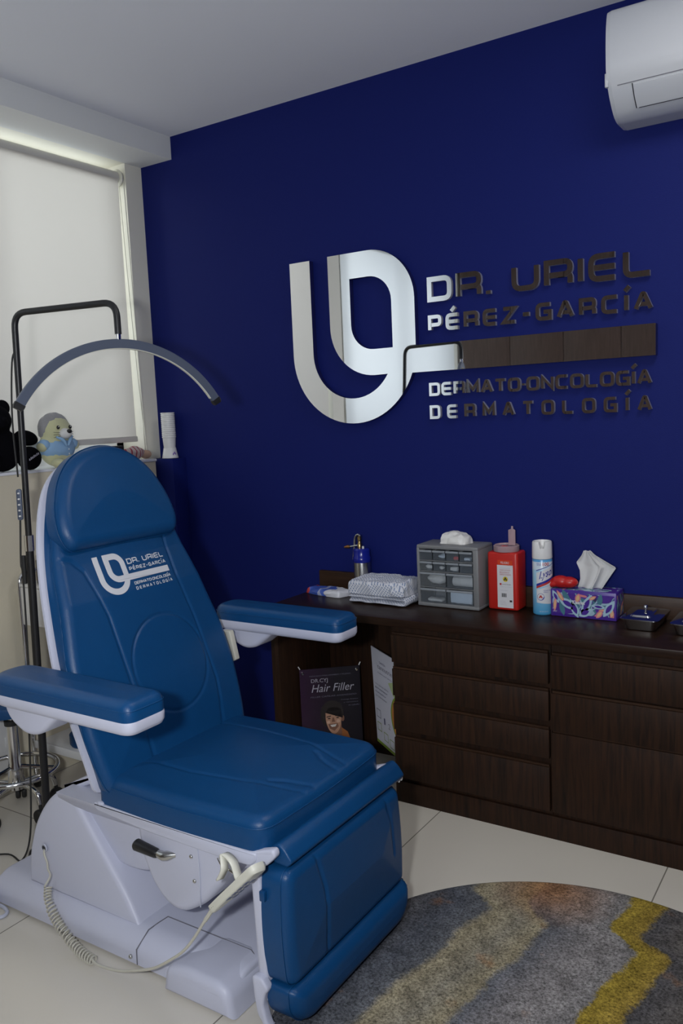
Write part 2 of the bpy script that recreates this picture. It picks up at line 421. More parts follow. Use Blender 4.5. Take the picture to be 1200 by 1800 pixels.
def roller_blind(name, y0, y1, zb, fabric, label, x=-.049):
    t = thing(name, label, 'blind', (x, (y0+y1)/2, zb))
    R_ = .027; zt = 2.545
    bm = B(); lathe(bm, [(0, y0), (R_, y0), (R_, y1), (0, y1)], n=24, M4=Matrix.Translation((x+.012, 0, zt-.015)) @ Matrix.Rotation(-PI/2, 4, 'X'))
    for v in bm.verts: pass
    obj('roller_tube', bm, M['blind_bar'], t)
    bm = B(); xf = x+.012+R_-.002
    ny = 40; top = zt-.015
    rows = []
    for k in range(24):
        z = zb+.02+(top-zb-.02)*k/23; rows.append([bm.verts.new((xf+.0025*math.sin((y0+(y1-y0)*i/ny)*7)*math.sin(PI*k/23), y0+.012+(y1-y0-.02)*i/ny, z)) for i in range(ny+1)])
    for a, c in zip(rows[:-1], rows[1:]):
        for i in range(ny): bm.faces.new((a[i], a[i+1], c[i+1], c[i]))
    obj('fabric', bm, fabric, t)
    bm = B(); box(bm, xf-.010, xf+.008, y0+.01, y1-.006, zb, zb+.026, .004); obj('bottom_bar', bm, M['blind_bar'], t)
    for yy in (y0-.012, y1+.001):
        bm = B(); lathe(bm, [(0, -.004), (.036, -.004), (.04, 0), (.036, .01), (.02, .012), (0, .012)], n=28, M4=Matrix.Translation((x+.014, yy+.004, zt-.018)) @ Matrix.Rotation(-PI/2, 4, 'X'))
        obj('bracket', bm, M['ivory'], t)
    bm = B(); cy = y1+.012
    tube(bm, bez([(x+.05, cy, zt-.04), (x+.053, cy+.005, 2.1), (x+.056, cy+.012, 1.6), (x+.058, cy+.02, 1.29)], 40), .0022, 6)
    tube(bm, bez([(x+.02, cy, zt-.04), (x+.03, cy+.003, 2.1), (x+.045, cy+.010, 1.6), (x+.058, cy+.02, 1.29)], 40), .0022, 6)
    obj('pull_chain', bm, M['ivory'], t)
    return t
roller_blind('roller_blind', -1.56, -.127, 1.335, M['blind'], 'beige roller blind drawn down beside the blue wall')
roller_blind('roller_blind', -3.40, -1.74, 1.30, M['sheer'], 'bright white roller blind on the far side window')

M['wardrobe'] = wood('walnut wardrobe', (.125, .085, .068), (.085, .056, .044), .4, 'Z')
# wardrobe opposite the blue wall (seen in the mirrored lettering)
t = thing('wardrobe', 'tall dark wood wardrobe reflected in the mirrored lettering', 'wardrobe', (.75, -3.6, 0))
obj('carcass', box(B(), .02, 1.72, YF+.01, -3.45, 0, 2.64), M['wardrobe'], t)
for i in range(4):
    a = .025+i*.424
    d = obj('door', box(B(), a, a+.42, -3.45, -3.428, .06, 2.635, .003), M['wardrobe'], t)
    bm = B(); tube(bm, [(a+.38, -3.41, .62), (a+.38, -3.41, .85)], .006, 8); obj('handle', bm, M['steel'], d)

# unseen ceiling panel, added to brighten the floor by the cabinets
t = thing('added_ceiling_panel', 'square white light panel added in the ceiling beyond the frame to brighten the floor', 'added ceiling light', (2.75, -.95, ZC))
bm = B()
for a_ in ((2.42, 3.08, -1.28, -1.25), (2.42, 3.08, -.65, -.62), (2.42, 2.45, -1.25, -.65), (3.05, 3.08, -1.25, -.65)): box(bm, *a_, ZC-.022, ZC-.001, .003)
obj('panel_frame', bm, M['white_plastic'], t)
m, nt, b = nmat('lit panel'); b.inputs['Base Color'].default_value = (.8, .8, .8, 1); b.inputs['Emission Color'].default_value = (1, .97, .92, 1); b.inputs['Emission Strength'].default_value = 11
obj('diffuser', box(B(), 2.45, 3.05, -1.25, -.65, ZC-.012, ZC-.006), m, t)

# ================================================================== air conditioner
t = thing('air_conditioner', 'glossy white split air conditioner high on the blue wall', 'air conditioner', (2.6, 0, 2.29))
x0, x1 = 2.187, 3.02
prof = [(-.005, 2.60), (-.155, 2.60), (-.192, 2.590), (-.206, 2.54), (-.211, 2.485), (-.209, 2.392), (-.165, 2.335), (-.125, 2.302), (-.09, 2.290), (-.005, 2.29)]
prof = rpoly(prof, [0, .012, .016, .03, .03, .040, .03, .02, .015, 0], 9)
bm = B(); prism(bm, prof, 'x', x0+.012, x1-.012, 0)
# rounded end caps
bm2 = B()
for xa, xb, q in ((x0, x0+.012, .982), (x1-.012, x1, .982)):
    c_ = Vector((0, -.09, 2.45))
    pa = [(c_.y+(p[0]-c_.y)*(q if xa == x0 else 1), c_.z+(p[1]-c_.z)*(q if xa == x0 else 1)) for p in prof]
    pb = [(c_.y+(p[0]-c_.y)*(q if xa != x0 else 1), c_.z+(p[1]-c_.z)*(q if xa != x0 else 1)) for p in prof]
    va = [bm.verts.new((xa, *p)) for p in pa]; vb = [bm.verts.new((xb, *p)) for p in pb]
    bm.faces.new(va); bm.faces.new(vb[::-1])
    for i in range(len(va)): bm.faces.new((va[i], va[(i+1) % len(va)], vb[(i+1) % len(va)], vb[i]))
obj('casing', bm, M['ac'], t, ang=30)
bm = B(); pf = [(-.1875, 2.3645), (-.165, 2.335), (-.137, 2.312), (-.134, 2.316), (-.162, 2.339), (-.183, 2.368)]
prism(bm, [(p[0]-.0025, p[1]-.002) for p in pf], 'x', x0+.075, x1-.075); obj('louver', bm, M['ac'], t, ang=30)
bm = B(); prism(bm, [(-.1395, 2.3165), (-.1335, 2.3110), (-.128, 2.315), (-.134, 2.3215)], 'x', x0+.08, x1-.08); 
for v in bm.verts: v.co += Vector((0, -.003, -.0025))
obj('air_outlet', bm, M['ac_dark'], t)
bm = B(); tube(bm, [(x0+.03, -.1925, 2.3705), (x1-.03, -.1925, 2.3705)], .0013, 6); obj('joint_line', bm, M['seam'], t)
bm = B(); tube(bm, [(x0+.073, -.1905, 2.367), (x0+.073, -.167, 2.3365), (x0+.073, -.137, 2.3105)], .0016, 6)
obj('joint_line', bm, M['gap'], t)
obj('side_clip', box(B(), x0-.006, x0+.004, -.20, -.185, 2.37, 2.41, .002), M['ac'], t)

# ================================================================== mirrored wall sign
GL = {
 'D': (1.0, [([(0, 0), (0, 1), (1, 1), (1, 0)], [0, 0, .32, .32], True)]),
 'R': (1.0, [([(0, 0), (0, 1), (1, 1), (1, .42), (.13, .42)], [0, 0, .28, .28, 0], False), ([(.45, .42), (1, .42), (1, 0)], [0, .3, 0], False)]),
 'U': (1.0, [([(0, 1), (0, 0), (1, 0), (1, 1)], [0, .36, .36, 0], False)]),
 'I': (.0, [([(0, 0), (0, 1)], 0, False)]),
 'E': (.95, [([(1, 1), (0, 1), (0, 0), (1, 0)], [0, .36, .36, 0], False), ([(0, .5), (1, .5)], 0, False)]),
 'L': (.92, [([(0, 1), (0, 0), (1, 0)], [0, .3, 0], False)]),
 'P': (.95, [([(0, 0), (0, 1), (1, 1), (1, .38), (.13, .38)], [0, 0, .28, .28, 0], False)]),
 'Z': (.95, [([(0, 1), (1, 1), (0, 0), (1, 0)], 0, False)]),
 'G': (1.0, [([(1, 1), (0, 1), (0, 0), (1, 0), (1, .48), (.5, .48)], [0, .36, .36, 0, 0, 0], False)]),
 'A': (1.05, [([(0, 0), (.44, 1), (.56, 1), (1, 0)], [0, .06, .06, 0], False), ([(.17, .3), (.83, .3)], 0, False)]),
 'C': (1.0, [([(1, 1), (0, 1), (0, 0), (1, 0)], [0, .36, .36, 0], False)]),
 'M': (1.15, [([(0, 0), (0, 1), (.5, .3), (1, 1), (1, 0)], 0, False)]),
 'T': (1.0, [([(0, 1), (1, 1)], 0, False), ([(.5, 1), (.5, 0)], 0, False)]),
 'O': (1.05, [([(0, 0), (0, 1), (1, 1), (1, 0)], .36, True)]),
 'N': (1.0, [([(0, 0), (0, 1), (1, 0), (1, 1)], 0, False)]),
 '-': (.5, [([(0, .45), (1, .45)], 0, False)]),
 '.': (.0, [([(0, -.06), (0, .1)], 0, False)]),
 '+': (.0, [([(0, .38), (0, .56)], 0, False)]),
}
ACC = {'É': 'E', 'Í': 'I'}
def stroke(bm, pts, wd, z0, z1, closed=False, fn=None):
    P = [Vector(p) for p in pts]; Pn = []
    for p in P:
        if not Pn or (p-Pn[-1]).length > 1e-6: Pn.append(p)
    P = Pn
    if closed and (P[0]-P[-1]).length < 1e-6: P.pop()
    N = len(P); Lf = []; Rg = []
    for i in range(N):
        a = P[i-1] if (closed or i > 0) else None; c_ = P[(i+1) % N] if (closed or i < N-1) else None
        d1 = (P[i]-a).normalized() if a is not None else None; d2 = (c_-P[i]).normalized() if c_ is not None else None
        if d1 is None: n_ = Vector((-d2.y, d2.x)); k = 1
        elif d2 is None: n_ = Vector((-d1.y, d1.x)); k = 1
        else:
            n1 = Vector((-d1.y, d1.x)); n2 = Vector((-d2.y, d2.x)); n_ = (n1+n2)
            n_ = n_.normalized() if n_.length > 1e-6 else n1; k = min(1/max(.35, n_.dot(n1)), 2.2)
        Lf.append(P[i]+n_*wd/2*k); Rg.append(P[i]-n_*wd/2*k)
    f = fn or (lambda x, y, z: (x, y, z))
    q = lambda p, z: bm.verts.new(f(p.x, p.y, z))
    fl = [q(p, z1) for p in Lf]; frr = [q(p, z1) for p in Rg]; bl = [q(p, z0) for p in Lf]; brr = [q(p, z0) for p in Rg]
    rng = range(N) if closed else range(N-1)
    for i in rng:
        j = (i+1) % N
        bm.faces.new((fl[i], fl[j], frr[j], frr[i])).material_index = 0
        for a, c_ in ((fl, bl), (frr, brr)): bm.faces.new((a[i], a[j], c_[j], c_[i])).material_index = 1
    if not closed:
        for i in (0, N-1): bm.faces.new((fl[i], frr[i], brr[i], bl[i])).material_index = 1
def line_letters(s, x0, x1, z0, cap, wd, gap):
    """positions of the letters of one line: [(char, strokes in (x, z))]"""
    ws = []; space = .55
    for ch in s:
        g = GL.get(ACC.get(ch, '+' if ch == '·' else ch)); ws.append(space if ch == ' ' else g[0])
    W = wd/cap
    # every glyph takes its own width plus one stroke and one gap; solve for the horizontal unit
    fix = sum((0 if ch == ' ' else wd) for ch in s)+gap*(len(s)-1); unit = ((x1-x0)-fix)/sum(ws)
    x = x0; out = []
    for ch, wg in zip(s, ws):
        if ch == ' ': x += wg*unit+gap; continue
        base = ACC.get(ch, '+' if ch == '·' else ch); g = GL[base]; st = []
        for pts, rr, cl in g[1]:
            sx = wg*unit; ins = wd/2
            pp = [(x+ins+p[0]*sx, z0+ins+p[1]*(cap-wd)) for p in pts]
            sc_ = min(sx, cap) if sx else cap
            rl = [r_*sc_*.9 for r_ in rr] if isinstance(rr, list) else rr*sc_*.9
            st.append((rpoly(pp, rl, 5, cl), cl))
        if ch in ACC:
            mx = x+ins+wg*unit/2 
            st.append(([(mx-.005, z0+cap+wd*.5), (mx+.16*cap, z0+cap*1.36)], False))
        out.append((ch, st)); x += wg*unit+wd+gap
    return out
EMB = [(.843, 2.044), (.943, 2.044)] + arc(1.131, 1.669, .188, 180, 328, 26) + arc(1.231, 1.768, .2, 270, 180, 16) + [(1.031, 2.048)] + arc(1.217, 1.848, .2, 90, 0, 16) + [(1.417, 1.669), (2.292, 1.669), (2.292, 1.567)] + arc(1.130, 1.669, .2875, 339.2, 180, 34)
EMBH = [(1.131, 1.949)] + arc(1.217, 1.849, .1, 90, 0, 10) + [(1.317, 1.669)] + arc(1.231, 1.769, .1, 270, 180, 10)
LINES = [('DR. URIEL', 1.466, 2.280, 1.823, .092, .0185, .017), ('PÉREZ-GARCÍA', 1.466, 2.280, 1.714, .061, .0135, .017),
         ('DERMATO·ONCOLOGÍA', 1.462, 2.277, 1.474, .050, .0105, .006), ('DERMATOLOGÍA', 1.462, 2.277, 1.387, .052, .0105, .028)]
sign = thing('wall_sign', 'mirrored emblem and raised lettering fixed to the blue wall', 'sign', (1.56, 0, 1.7))
bm = poly_curve([EMB, EMBH], .026); bm.transform(Matrix(((1, 0, 0, 0), (0, 0, -1, -.004), (0, 1, 0, 0), (0, 0, 0, 1))))
finish(bm, 30)
for f in bm.faces: f.material_index = 0 if abs(f.normal.y) > .7 else 1
obj('emblem', bm, [M['mirror'], M['navy_edge']], sign, recalc=False)
for s, xa, xb, z0, cap, wd, gap in LINES:
    for ch, st in line_letters(s, xa, xb, z0, cap, wd, gap):
        bm = B()
        for si, (pts, cl) in enumerate(st): stroke(bm, pts, wd, -.003, -.0185+.0005*si, cl, fn=lambda x, y, z: (x, z, y))
        nm = {'.': 'full_stop', '-': 'hyphen', '·': 'dot'}.get(ch, 'letter')
        obj(nm, bm, [M['mirror'], M['acrylic']], sign, smooth=False)

# ================================================================== desk and drawer cabinets
ZT = .690
t = thing('desk_counter', 'dark wood counter running along the blue wall with a kneehole', 'desk', (.91, 0, 0))
bm = B(); box(bm, .912, 2.72, -.379, -.021, ZT-.028, ZT, .002); obj('worktop', bm, M['wood_top'], t)
bm = B(); box(bm, .912, 2.72, -.020, -.001, ZT-.028, .764, .0015); obj('backsplash', bm, M['wood_edge'], t)
bm = B(); box(bm, .912, .948, -.374, -.002, 0, ZT-.029, .001); obj('side_panel', bm, M['wood'], t)
bm = B(); box(bm, .949, 1.450, -.018, -.003, 0, ZT-.029); obj('back_panel', bm, M['wood'], t)
t = thing('cabinet_plinth', 'low dark wood plinth under the drawer cabinets', 'plinth', (2.0, -.2, 0))
bm = B(); box(bm, 1.452, 2.72, -.362, -.02, 0, .079, .001); obj('plinth_board', bm, M['wood'], t)
def cabinet(name, xa, xb, fronts, label):
    t = thing(name, label, 'cabinet', ((xa+xb)/2, -.2, .08), 'drawer cabinets under the counter')
    obj('carcass', box(B(), xa, xb, -.352, -.022, .080, .660), M['wood'], t)
    for za, zb in fronts:
        d = obj('drawer_front', box(B(), xa+.004, xb-.004, -.372, -.354, za, zb, .0012), M['wood'], t)
        obj('finger_lip', box(B(), xa+.006, xb-.006, -.367, -.3535, zb+.001, zb+.008), M['wood_edge'], d)
    return t
cabinet('drawer_cabinet', 1.454, 2.040, [(.529, .630), (.405, .504), (.278, .375), (.098, .248)], 'drawer cabinet with four stacked drawer fronts beside the kneehole')
cabinet('drawer_cabinet', 2.042, 2.66, [(.517, .626), (.375, .500), (.098, .369)], 'drawer cabinet with a deep bottom front at the right edge')

# posters in the kneehole
M['poster_dark'] = None
m, nt, b = nmat('dark purple print'); L = nt.links.new
tc = nt.nodes.new('ShaderNodeTexCoord'); sp = nt.nodes.new('ShaderNodeSeparateXYZ'); r = nt.nodes.new('ShaderNodeValToRGB')
r.color_ramp.elements[0].color = (.040, .012, .042, 1); r.color_ramp.elements[1].color = (.010, .008, .014, 1); r.color_ramp.elements[1].position = .45
mrr = nt.nodes.new('ShaderNodeMapRange'); mrr.inputs[1].default_value = -.01; mrr.inputs[2].default_value = .26
L(tc.outputs['Object'], sp.inputs[0]); L(sp.outputs['X'], mrr.inputs[0]); L(mrr.outputs[0], r.inputs[0]); L(r.outputs[0], b.inputs['Base Color']); b.inputs['Roughness'].default_value = .3
M['poster_dark'] = m
def flat(pts, z, fn=None):
    bm = B(); vs_ = [bm.verts.new((p[0], p[1], z)) for p in pts]; bm.faces.new(vs_); 
    bmesh.ops.triangulate(bm, faces=bm.faces); return bm
def ell(cx, cy, rx, ry, n=28, a0=0, a1=360): return [(cx+rx*math.cos(math.radians(a0+(a1-a0)*i/n)), cy+ry*math.sin(math.radians(a0+(a1-a0)*i/n))) for i in range(n)]
M['print_grey'] = mat('grey print', (.42, .40, .46), .5)
M['print_dim'] = mat('dim print', (.15, .14, .19), .5)
skin = mat('printed skin', (.50, .27, .17), .5); hair = mat('printed hair', (.016, .010, .009), .5); skin_d = mat('printed skin tone dark', (.22, .10, .06), .5)
teeth = mat('printed white', (.7, .66, .62), .5); orange = mat('printed orange', (.34, .11, .025), .5); skin_l = mat('printed skin tone light', (.66, .42, .30), .5)
def decals(parent, items, Mx, name_default='print'):
    """printed shapes: each (name, material, bmesh in the print's own plane)"""
    for nm, mt, bm in items:
        bm.transform(Mx); obj(nm, bm, mt, parent, smooth=False, recalc=False)
pw, ph = .248, .35
Po = Vector((.953, -.252, .396)); Px = Vector((.755, .655, 0)).normalized(); Pz = Vector((-.03, .035, 1)).normalized()
t = thing('poster', 'dark hair filler poster leaning in the kneehole of the desk', 'poster', (.953, -.252, .0))
# poster plane: x along Px, y up; origin lower-left corner on the floor of the kneehole
hgt = .39
Fm = frame(Po-Pz*hgt, Px, Pz)
bm = B(); box(bm, 0, pw, 0, hgt, -.004, 0); bm.transform(Fm); 
bsheet = obj('sheet', bm, M['poster_dark'], t)
items = []
def T(s, x, y, w_, h=None, mt=None, shear=0, bold=0, nm='lettering', z=.0008):
    bm = fit_w(text_bm(s, 1, shear=shear, bold=bold), w_, h); bm.transform(Matrix.Translation((x, y, z))); return (nm, mt, bm)
items += [T('INDICADO PARA HOMBRES Y MUJERES', .040, hgt-.034, .17, .0065, M['print_dim']),
          T('DR.CYJ', .046, hgt-.062, .068, .020, M['print_grey']),
          T('Hair Filler', .046, hgt-.098, .176, .032, M['print_grey'], shear=.28),
          T('FILLER CAPILAR AVANZADO', .040, hgt-.120, .19, .006, M['print_dim'], shear=.2),
          T('Prolonga, fortalece', .165, hgt-.140, .07, .006, M['print_dim'], shear=.2), T('y rejuvenece', .175, hgt-.152, .06, .006, M['print_dim'], shear=.2), T('tu cabello', .195, hgt-.164, .045, .006, M['print_dim'], shear=.2)]
fx, fy = .128, hgt-.212
items += [('portrait', hair, flat(ell(fx-.004, fy+.018, .047, .058), .0005)), ('portrait', orange, flat([(fx-.02, fy-.095), (fx+.07, fy-.095), (fx+.058, fy-.060), (fx+.034, fy-.040), (fx-.01, fy-.075)], .0006)),
          ('portrait', skin_d, flat(ell(fx+.040, fy-.002, .007, .013), .0007)), ('portrait', skin_d, flat([(fx-.01, fy-.08), (fx+.035, fy-.08), (fx+.034, fy-.02), (fx-.01, fy-.03)], .0007)),
          ('portrait', skin, flat(rpoly([(fx-.030, fy+.048), (fx+.030, fy+.052), (fx+.035, fy-.010), (fx+.026, fy-.048), (fx+.005, fy-.068), (fx-.016, fy-.052), (fx-.030, fy-.014)], .018, 5), .0009)),
          ('portrait', skin_l, flat(ell(fx+.003, fy+.028, .022, .012), .0011)), ('portrait', skin_l, flat(ell(fx+.021, fy-.012, .008, .007), .0011)), ('portrait', skin_l, flat(ell(fx-.019, fy-.014, .007, .006), .0011)),
          ('portrait', hair, flat([(fx-.036, fy+.05), (fx-.036, fy+.0), (fx-.030, fy+.026), (fx-.018, fy+.044), (fx+.012, fy+.05), (fx+.034, fy+.036), (fx+.04, fy+.0), (fx+.046, fy+.03), (fx+.03, fy+.066), (fx-.014, fy+.07)], .0013)),
          ('portrait', hair, flat([(fx-.026, fy+.010), (fx-.008, fy+.013), (fx-.008, fy+.009), (fx-.027, fy+.006)], .0013)), ('portrait', hair, flat([(fx+.010, fy+.013), (fx+.030, fy+.013), (fx+.030, fy+.009), (fx+.010, fy+.009)], .0013)),
          ('portrait', hair, flat(ell(fx-.016, fy+.001, .006, .0025), .0013)), ('portrait', hair, flat(ell(fx+.019, fy+.003, .006, .0025), .0013)),
          ('portrait', skin_d, flat([(fx-.002, fy+.004), (fx+.004, fy+.004), (fx+.008, fy-.014), (fx-.006, fy-.014)], .0012)),
          ('portrait', skin_d, flat([(fx-.020, fy-.022), (fx+.018, fy-.021), (fx+.022, fy-.034), (fx+.004, fy-.052), (fx-.016, fy-.040)], .0012)),
          ('portrait', teeth, flat([(fx-.013, fy-.026), (fx+.014, fy-.024), (fx+.008, fy-.034), (fx-.006, fy-.035)], .0014))]
decals(bsheet, items, Fm)
for xx in (.013, pw-.013):
    bm = B(); lathe(bm, [(0, 0), (.006, 0), (.006, .006), (.004, .008), (0, .008)], n=16); bm.transform(Fm @ Matrix.Translation((xx, hgt-.016, 0)))
    obj('clear_stud', bm, M['chrome'], t)
    bm = B(); s_ = -1 if xx < .1 else 1; box(bm, -.002, .002, 0, .014, -.001, .002); bm.transform(Fm @ Matrix.Translation((xx+s_*.010, hgt+.002, 0)) @ Matrix.Rotation(-s_*.5, 4, 'Z')); obj('corner_clip', bm, M['white_plastic'], t)
# second poster, turned the other way
M['poster_white'] = mat('white glossy print', (.62, .63, .72), .4)
green = mat('printed green', (.20, .30, .03), .5); green_l = mat('printed pale green', (.45, .55, .28), .5); avo = mat('printed orange flesh', (.52, .20, .05), .5); ink = mat('printed navy', (.05, .05, .14), .5)
t = thing('poster', 'white poster with an orange halved fruit in the kneehole beside the drawers', 'poster', (1.238, -.150, .0))
w2, h2 = .245, .395
Qx = Vector((.81, -.59, 0)).normalized(); Qz = Vector((-.02, -.0275, 1)).normalized(); Qx = (Qx-Qz*Qx.dot(Qz)).normalized()
F2 = frame(Vector((1.236, -.150, .505))-Qz*h2, Qx, Qz)
bm = B(); box(bm, 0, w2, 0, h2, -.003, 0); bm.transform(F2); s2 = obj('sheet', bm, M['poster_white'], t)
items = [T('GANZA', .075, h2-.052, .06, .009, ink), T('cannutrient', .055, h2-.076, .17, .017, M['print_dim']), T('Suplemento alimenticio', .055, h2-.096, .17, .006, ink),
         T('Una opcion diaria', .018, h2-.150, .13, .008, M['print_dim']), T('para mantener', .018, h2-.166, .12, .008, ink, bold=.01), T('multiplica', .018, h2-.182, .10, .008, ink, bold=.01), T('tu bienestar', .018, h2-.198, .11, .008, M['print_dim']),
         ('leaf_print', green_l, flat([(.245, h2-.08), (.245, h2-.17), (.19, h2-.15), (.15, h2-.11)], .0004)), ('fruit_print', green, flat(ell(.255, h2-.235, .098, .098, 40, 90, 270), .0005)), ('fruit_print', avo, flat(ell(.255, h2-.235, .088, .090, 40, 90, 270), .0008)),
         ('border_print', green, flat([(0, 0), (w2, 0), (w2, .012), (0, .012)], .0005)),
         T('1', .085, .098, .010, .026, ink), T('2', .125, .093, .016, .022, M['print_dim'])]
for (xx, yy) in ((.015, .11), (.015, .055), (.075, .03), (.13, .02), (.19, .03)):
    items.append(('pictogram', green if yy < .06 else M['print_dim'], poly_curve([[(xx, yy), (xx+.04, yy), (xx+.04, yy+.035), (xx, yy+.035)], [(xx+.003, yy+.003), (xx+.003, yy+.032), (xx+.037, yy+.032), (xx+.037, yy+.003)]], 0)))
    items[-1][2].transform(Matrix.Translation((0, 0, .0006)))
decals(s2, items, F2)

# ================================================================== things on the counter
def local(loc, rz=0): return Matrix.Translation(loc) @ Matrix.Rotation(rz, 4, 'Z')
def crumple(bm, amp, scale, seed=0, keep_bottom=None):
    from mathutils import noise
    for v in bm.verts:
        if keep_bottom is not None and v.co.z < keep_bottom: continue
        n = noise.noise_vector(v.co*scale+Vector((seed, seed*2, 0)))
        v.co += n*amp
# wipes packet
m, nt, b = nmat('wipes packet print'); L = nt.links.new
tc = nt.nodes.new('ShaderNodeTexCoord'); mp = nt.nodes.new('ShaderNodeMapping'); mp.inputs['Rotation'].default_value = (0, 0, .7)
n_ = nt.nodes.new('ShaderNodeTexNoise'); n_.inputs['Scale'].default_value = 16; n_.inputs['Detail'].default_value = 1
sp = nt.nodes.new('ShaderNodeSeparateXYZ'); ma = nt.nodes.new('ShaderNodeMath'); ma.operation = 'MULTIPLY_ADD'; ma.inputs[1].default_value = 4.2; mb = nt.nodes.new('ShaderNodeMath'); mb.operation = 'MULTIPLY_ADD'; mb.inputs[1].default_value = .55
r = nt.nodes.new('ShaderNodeValToRGB'); r.color_ramp.interpolation = 'CONSTANT'; e = r.color_ramp.elements
e[0].color = (.5, .05, .05, 1); e[1].position = .04; e[1].color = (.05, .10, .42, 1); k = e.new(.34); k.color = (.30, .34, .50, 1); k = e.new(.42); k.color = (.06, .12, .46, 1); k = e.new(.52); k.color = (.66, .67, .72, 1)
L(tc.outputs['Object'], mp.inputs[0]); L(mp.outputs[0], n_.inputs['Vector']); L(tc.outputs['Object'], sp.inputs[0]); L(sp.outputs['X'], ma.inputs[0]); ma.inputs[2].default_value = .12; L(n_.outputs['Fac'], mb.inputs[0]); L(ma.outputs[0], mb.inputs[2]); L(mb.outputs[0], r.inputs[0]); L(r.outputs[0], b.inputs['Base Color']); b.inputs['Roughness'].default_value = .25
bm, _ = pad(rpoly([(-.098, -.040), (-.02, -.052), (.095, -.050), (.108, .010), (.085, .048), (-.03, .044), (-.105, .038)], .012, 4), .024, .020, frame((1.022, -.110, ZT+.001), (1, -.16, .0), (.16, 1, 0)), dome=.008, K=26, NP=120)
crumple(bm, .007, 22, 3, ZT+.005); crumple(bm, .0025, 70, 5, ZT+.005)
single('wipes_packet', bm, m, 'blue and white wipes packet at the left end of the counter', 'packet', (1.022, -.110, ZT))

# spray canister (cryo gun)
t = thing('spray_canister', 'steel spray canister with blue collar and lever beside the folded cloth', 'canister', (1.150, -.052, ZT))
c = (1.150, -.052, ZT+.0005)
bm = B(); lathe(bm, [(0, 0), (.030, 0), (.034, .004), (.0345, .128), (.0335, .134), (0, .134)], c, 36); obj('bottle', bm, M['steel'], t)
M['cobalt'] = mat('cobalt plastic', (.008, .016, .25), .22)
bm = B(); lathe(bm, [(.0345, .130), (.0362, .133), (.0362, .150), (.034, .153), (.034, .180), (.028, .187), (0, .187)], c, 36); obj('collar', bm, M['cobalt'], t)
bm = B(); lathe(bm, [(0, .186), (.009, .186), (.009, .205), (.007, .208), (.007, .216), (.009, .218), (.009, .232), (.004, .236), (0, .236)], (c[0]-.008, c[1], c[2]), 18)
obj('valve', bm, mat('brass', (.45, .32, .14), .25, 1), t)
bm = B(); bx = c[0]; tube(bm, bez([(bx-.002, c[1], c[2]+.236), (bx-.016, c[1], c[2]+.241), (bx-.029, c[1], c[2]+.225), (bx-.034, c[1], c[2]+.185), (bx-.040, c[1], c[2]+.138)], 26), .0048, 8)
obj('lever', bm, M['steel'], t)
bm = B(); tube(bm, [(bx-.010, c[1], c[2]+.193+.005), (bx-.055, c[1]-.004, c[2]+.190)], .004, 8); obj('nozzle_pipe', bm, M['steel'], t)
bm = B(); tube(bm, [(bx-.053, c[1]-.004, c[2]+.190), (bx-.062, c[1]-.005, c[2]+.190), (bx-.078, c[1]-.006, c[2]+.187)], [.007, .0075, .004], 10); obj('nozzle_tip', bm, mat('copper tip', (.42, .20, .08), .35, 1), t)
bm = B(); lathe(bm, [(0, .187), (.0045, .187), (.0045, .196), (0, .198)], (c[0]+.014, c[1]-.01, c[2]), 14); obj('relief_cap', bm, M['white_plastic'], t)

# folded gowns: two layers of patterned cloth
def cloth_mat(name):
    m, nt, b = nmat(name); L = nt.links.new
    tc = nt.nodes.new('ShaderNodeTexCoord'); mp = nt.nodes.new('ShaderNodeMapping'); mp.inputs['Rotation'].default_value = (0, 0, .785); mp.inputs['Scale'].default_value = (112, 112, 112)
    fr_ = nt.nodes.new('ShaderNodeVectorMath'); fr_.operation = 'FRACTION'; sb = nt.nodes.new('ShaderNodeVectorMath'); sb.operation = 'SUBTRACT'; sb.inputs[1].default_value = (.5, .5, .5)
    sx = nt.nodes.new('ShaderNodeSeparateXYZ'); ax = nt.nodes.new('ShaderNodeMath'); ax.operation = 'ABSOLUTE'; ay = nt.nodes.new('ShaderNodeMath'); ay.operation = 'ABSOLUTE'
    mx = nt.nodes.new('ShaderNodeMath'); mx.operation = 'MAXIMUM'; gt = nt.nodes.new('ShaderNodeMath'); gt.operation = 'LESS_THAN'; gt.inputs[1].default_value = .27
    mix = nt.nodes.new('ShaderNodeMix'); mix.data_type = 'RGBA'; mix.inputs[6].default_value = (.66, .67, .72, 1); mix.inputs[7].default_value = (.20, .26, .40, 1)
    L(tc.outputs['UV'], mp.inputs[0]); L(mp.outputs[0], fr_.inputs[0]); L(fr_.outputs[0], sb.inputs[0]); L(sb.outputs[0], sx.inputs[0]); L(sx.outputs['X'], ax.inputs[0]); L(sx.outputs['Y'], ay.inputs[0])
    L(ax.outputs[0], mx.inputs[0]); L(ay.outputs[0], mx.inputs[1]); L(mx.outputs[0], gt.inputs[0]); L(gt.outputs[0], mix.inputs[0]); L(mix.outputs[2], b.inputs['Base Color'])
    b.inputs['Roughness'].default_value = .85
    return m
M['gown'] = cloth_mat('patterned gown cloth')
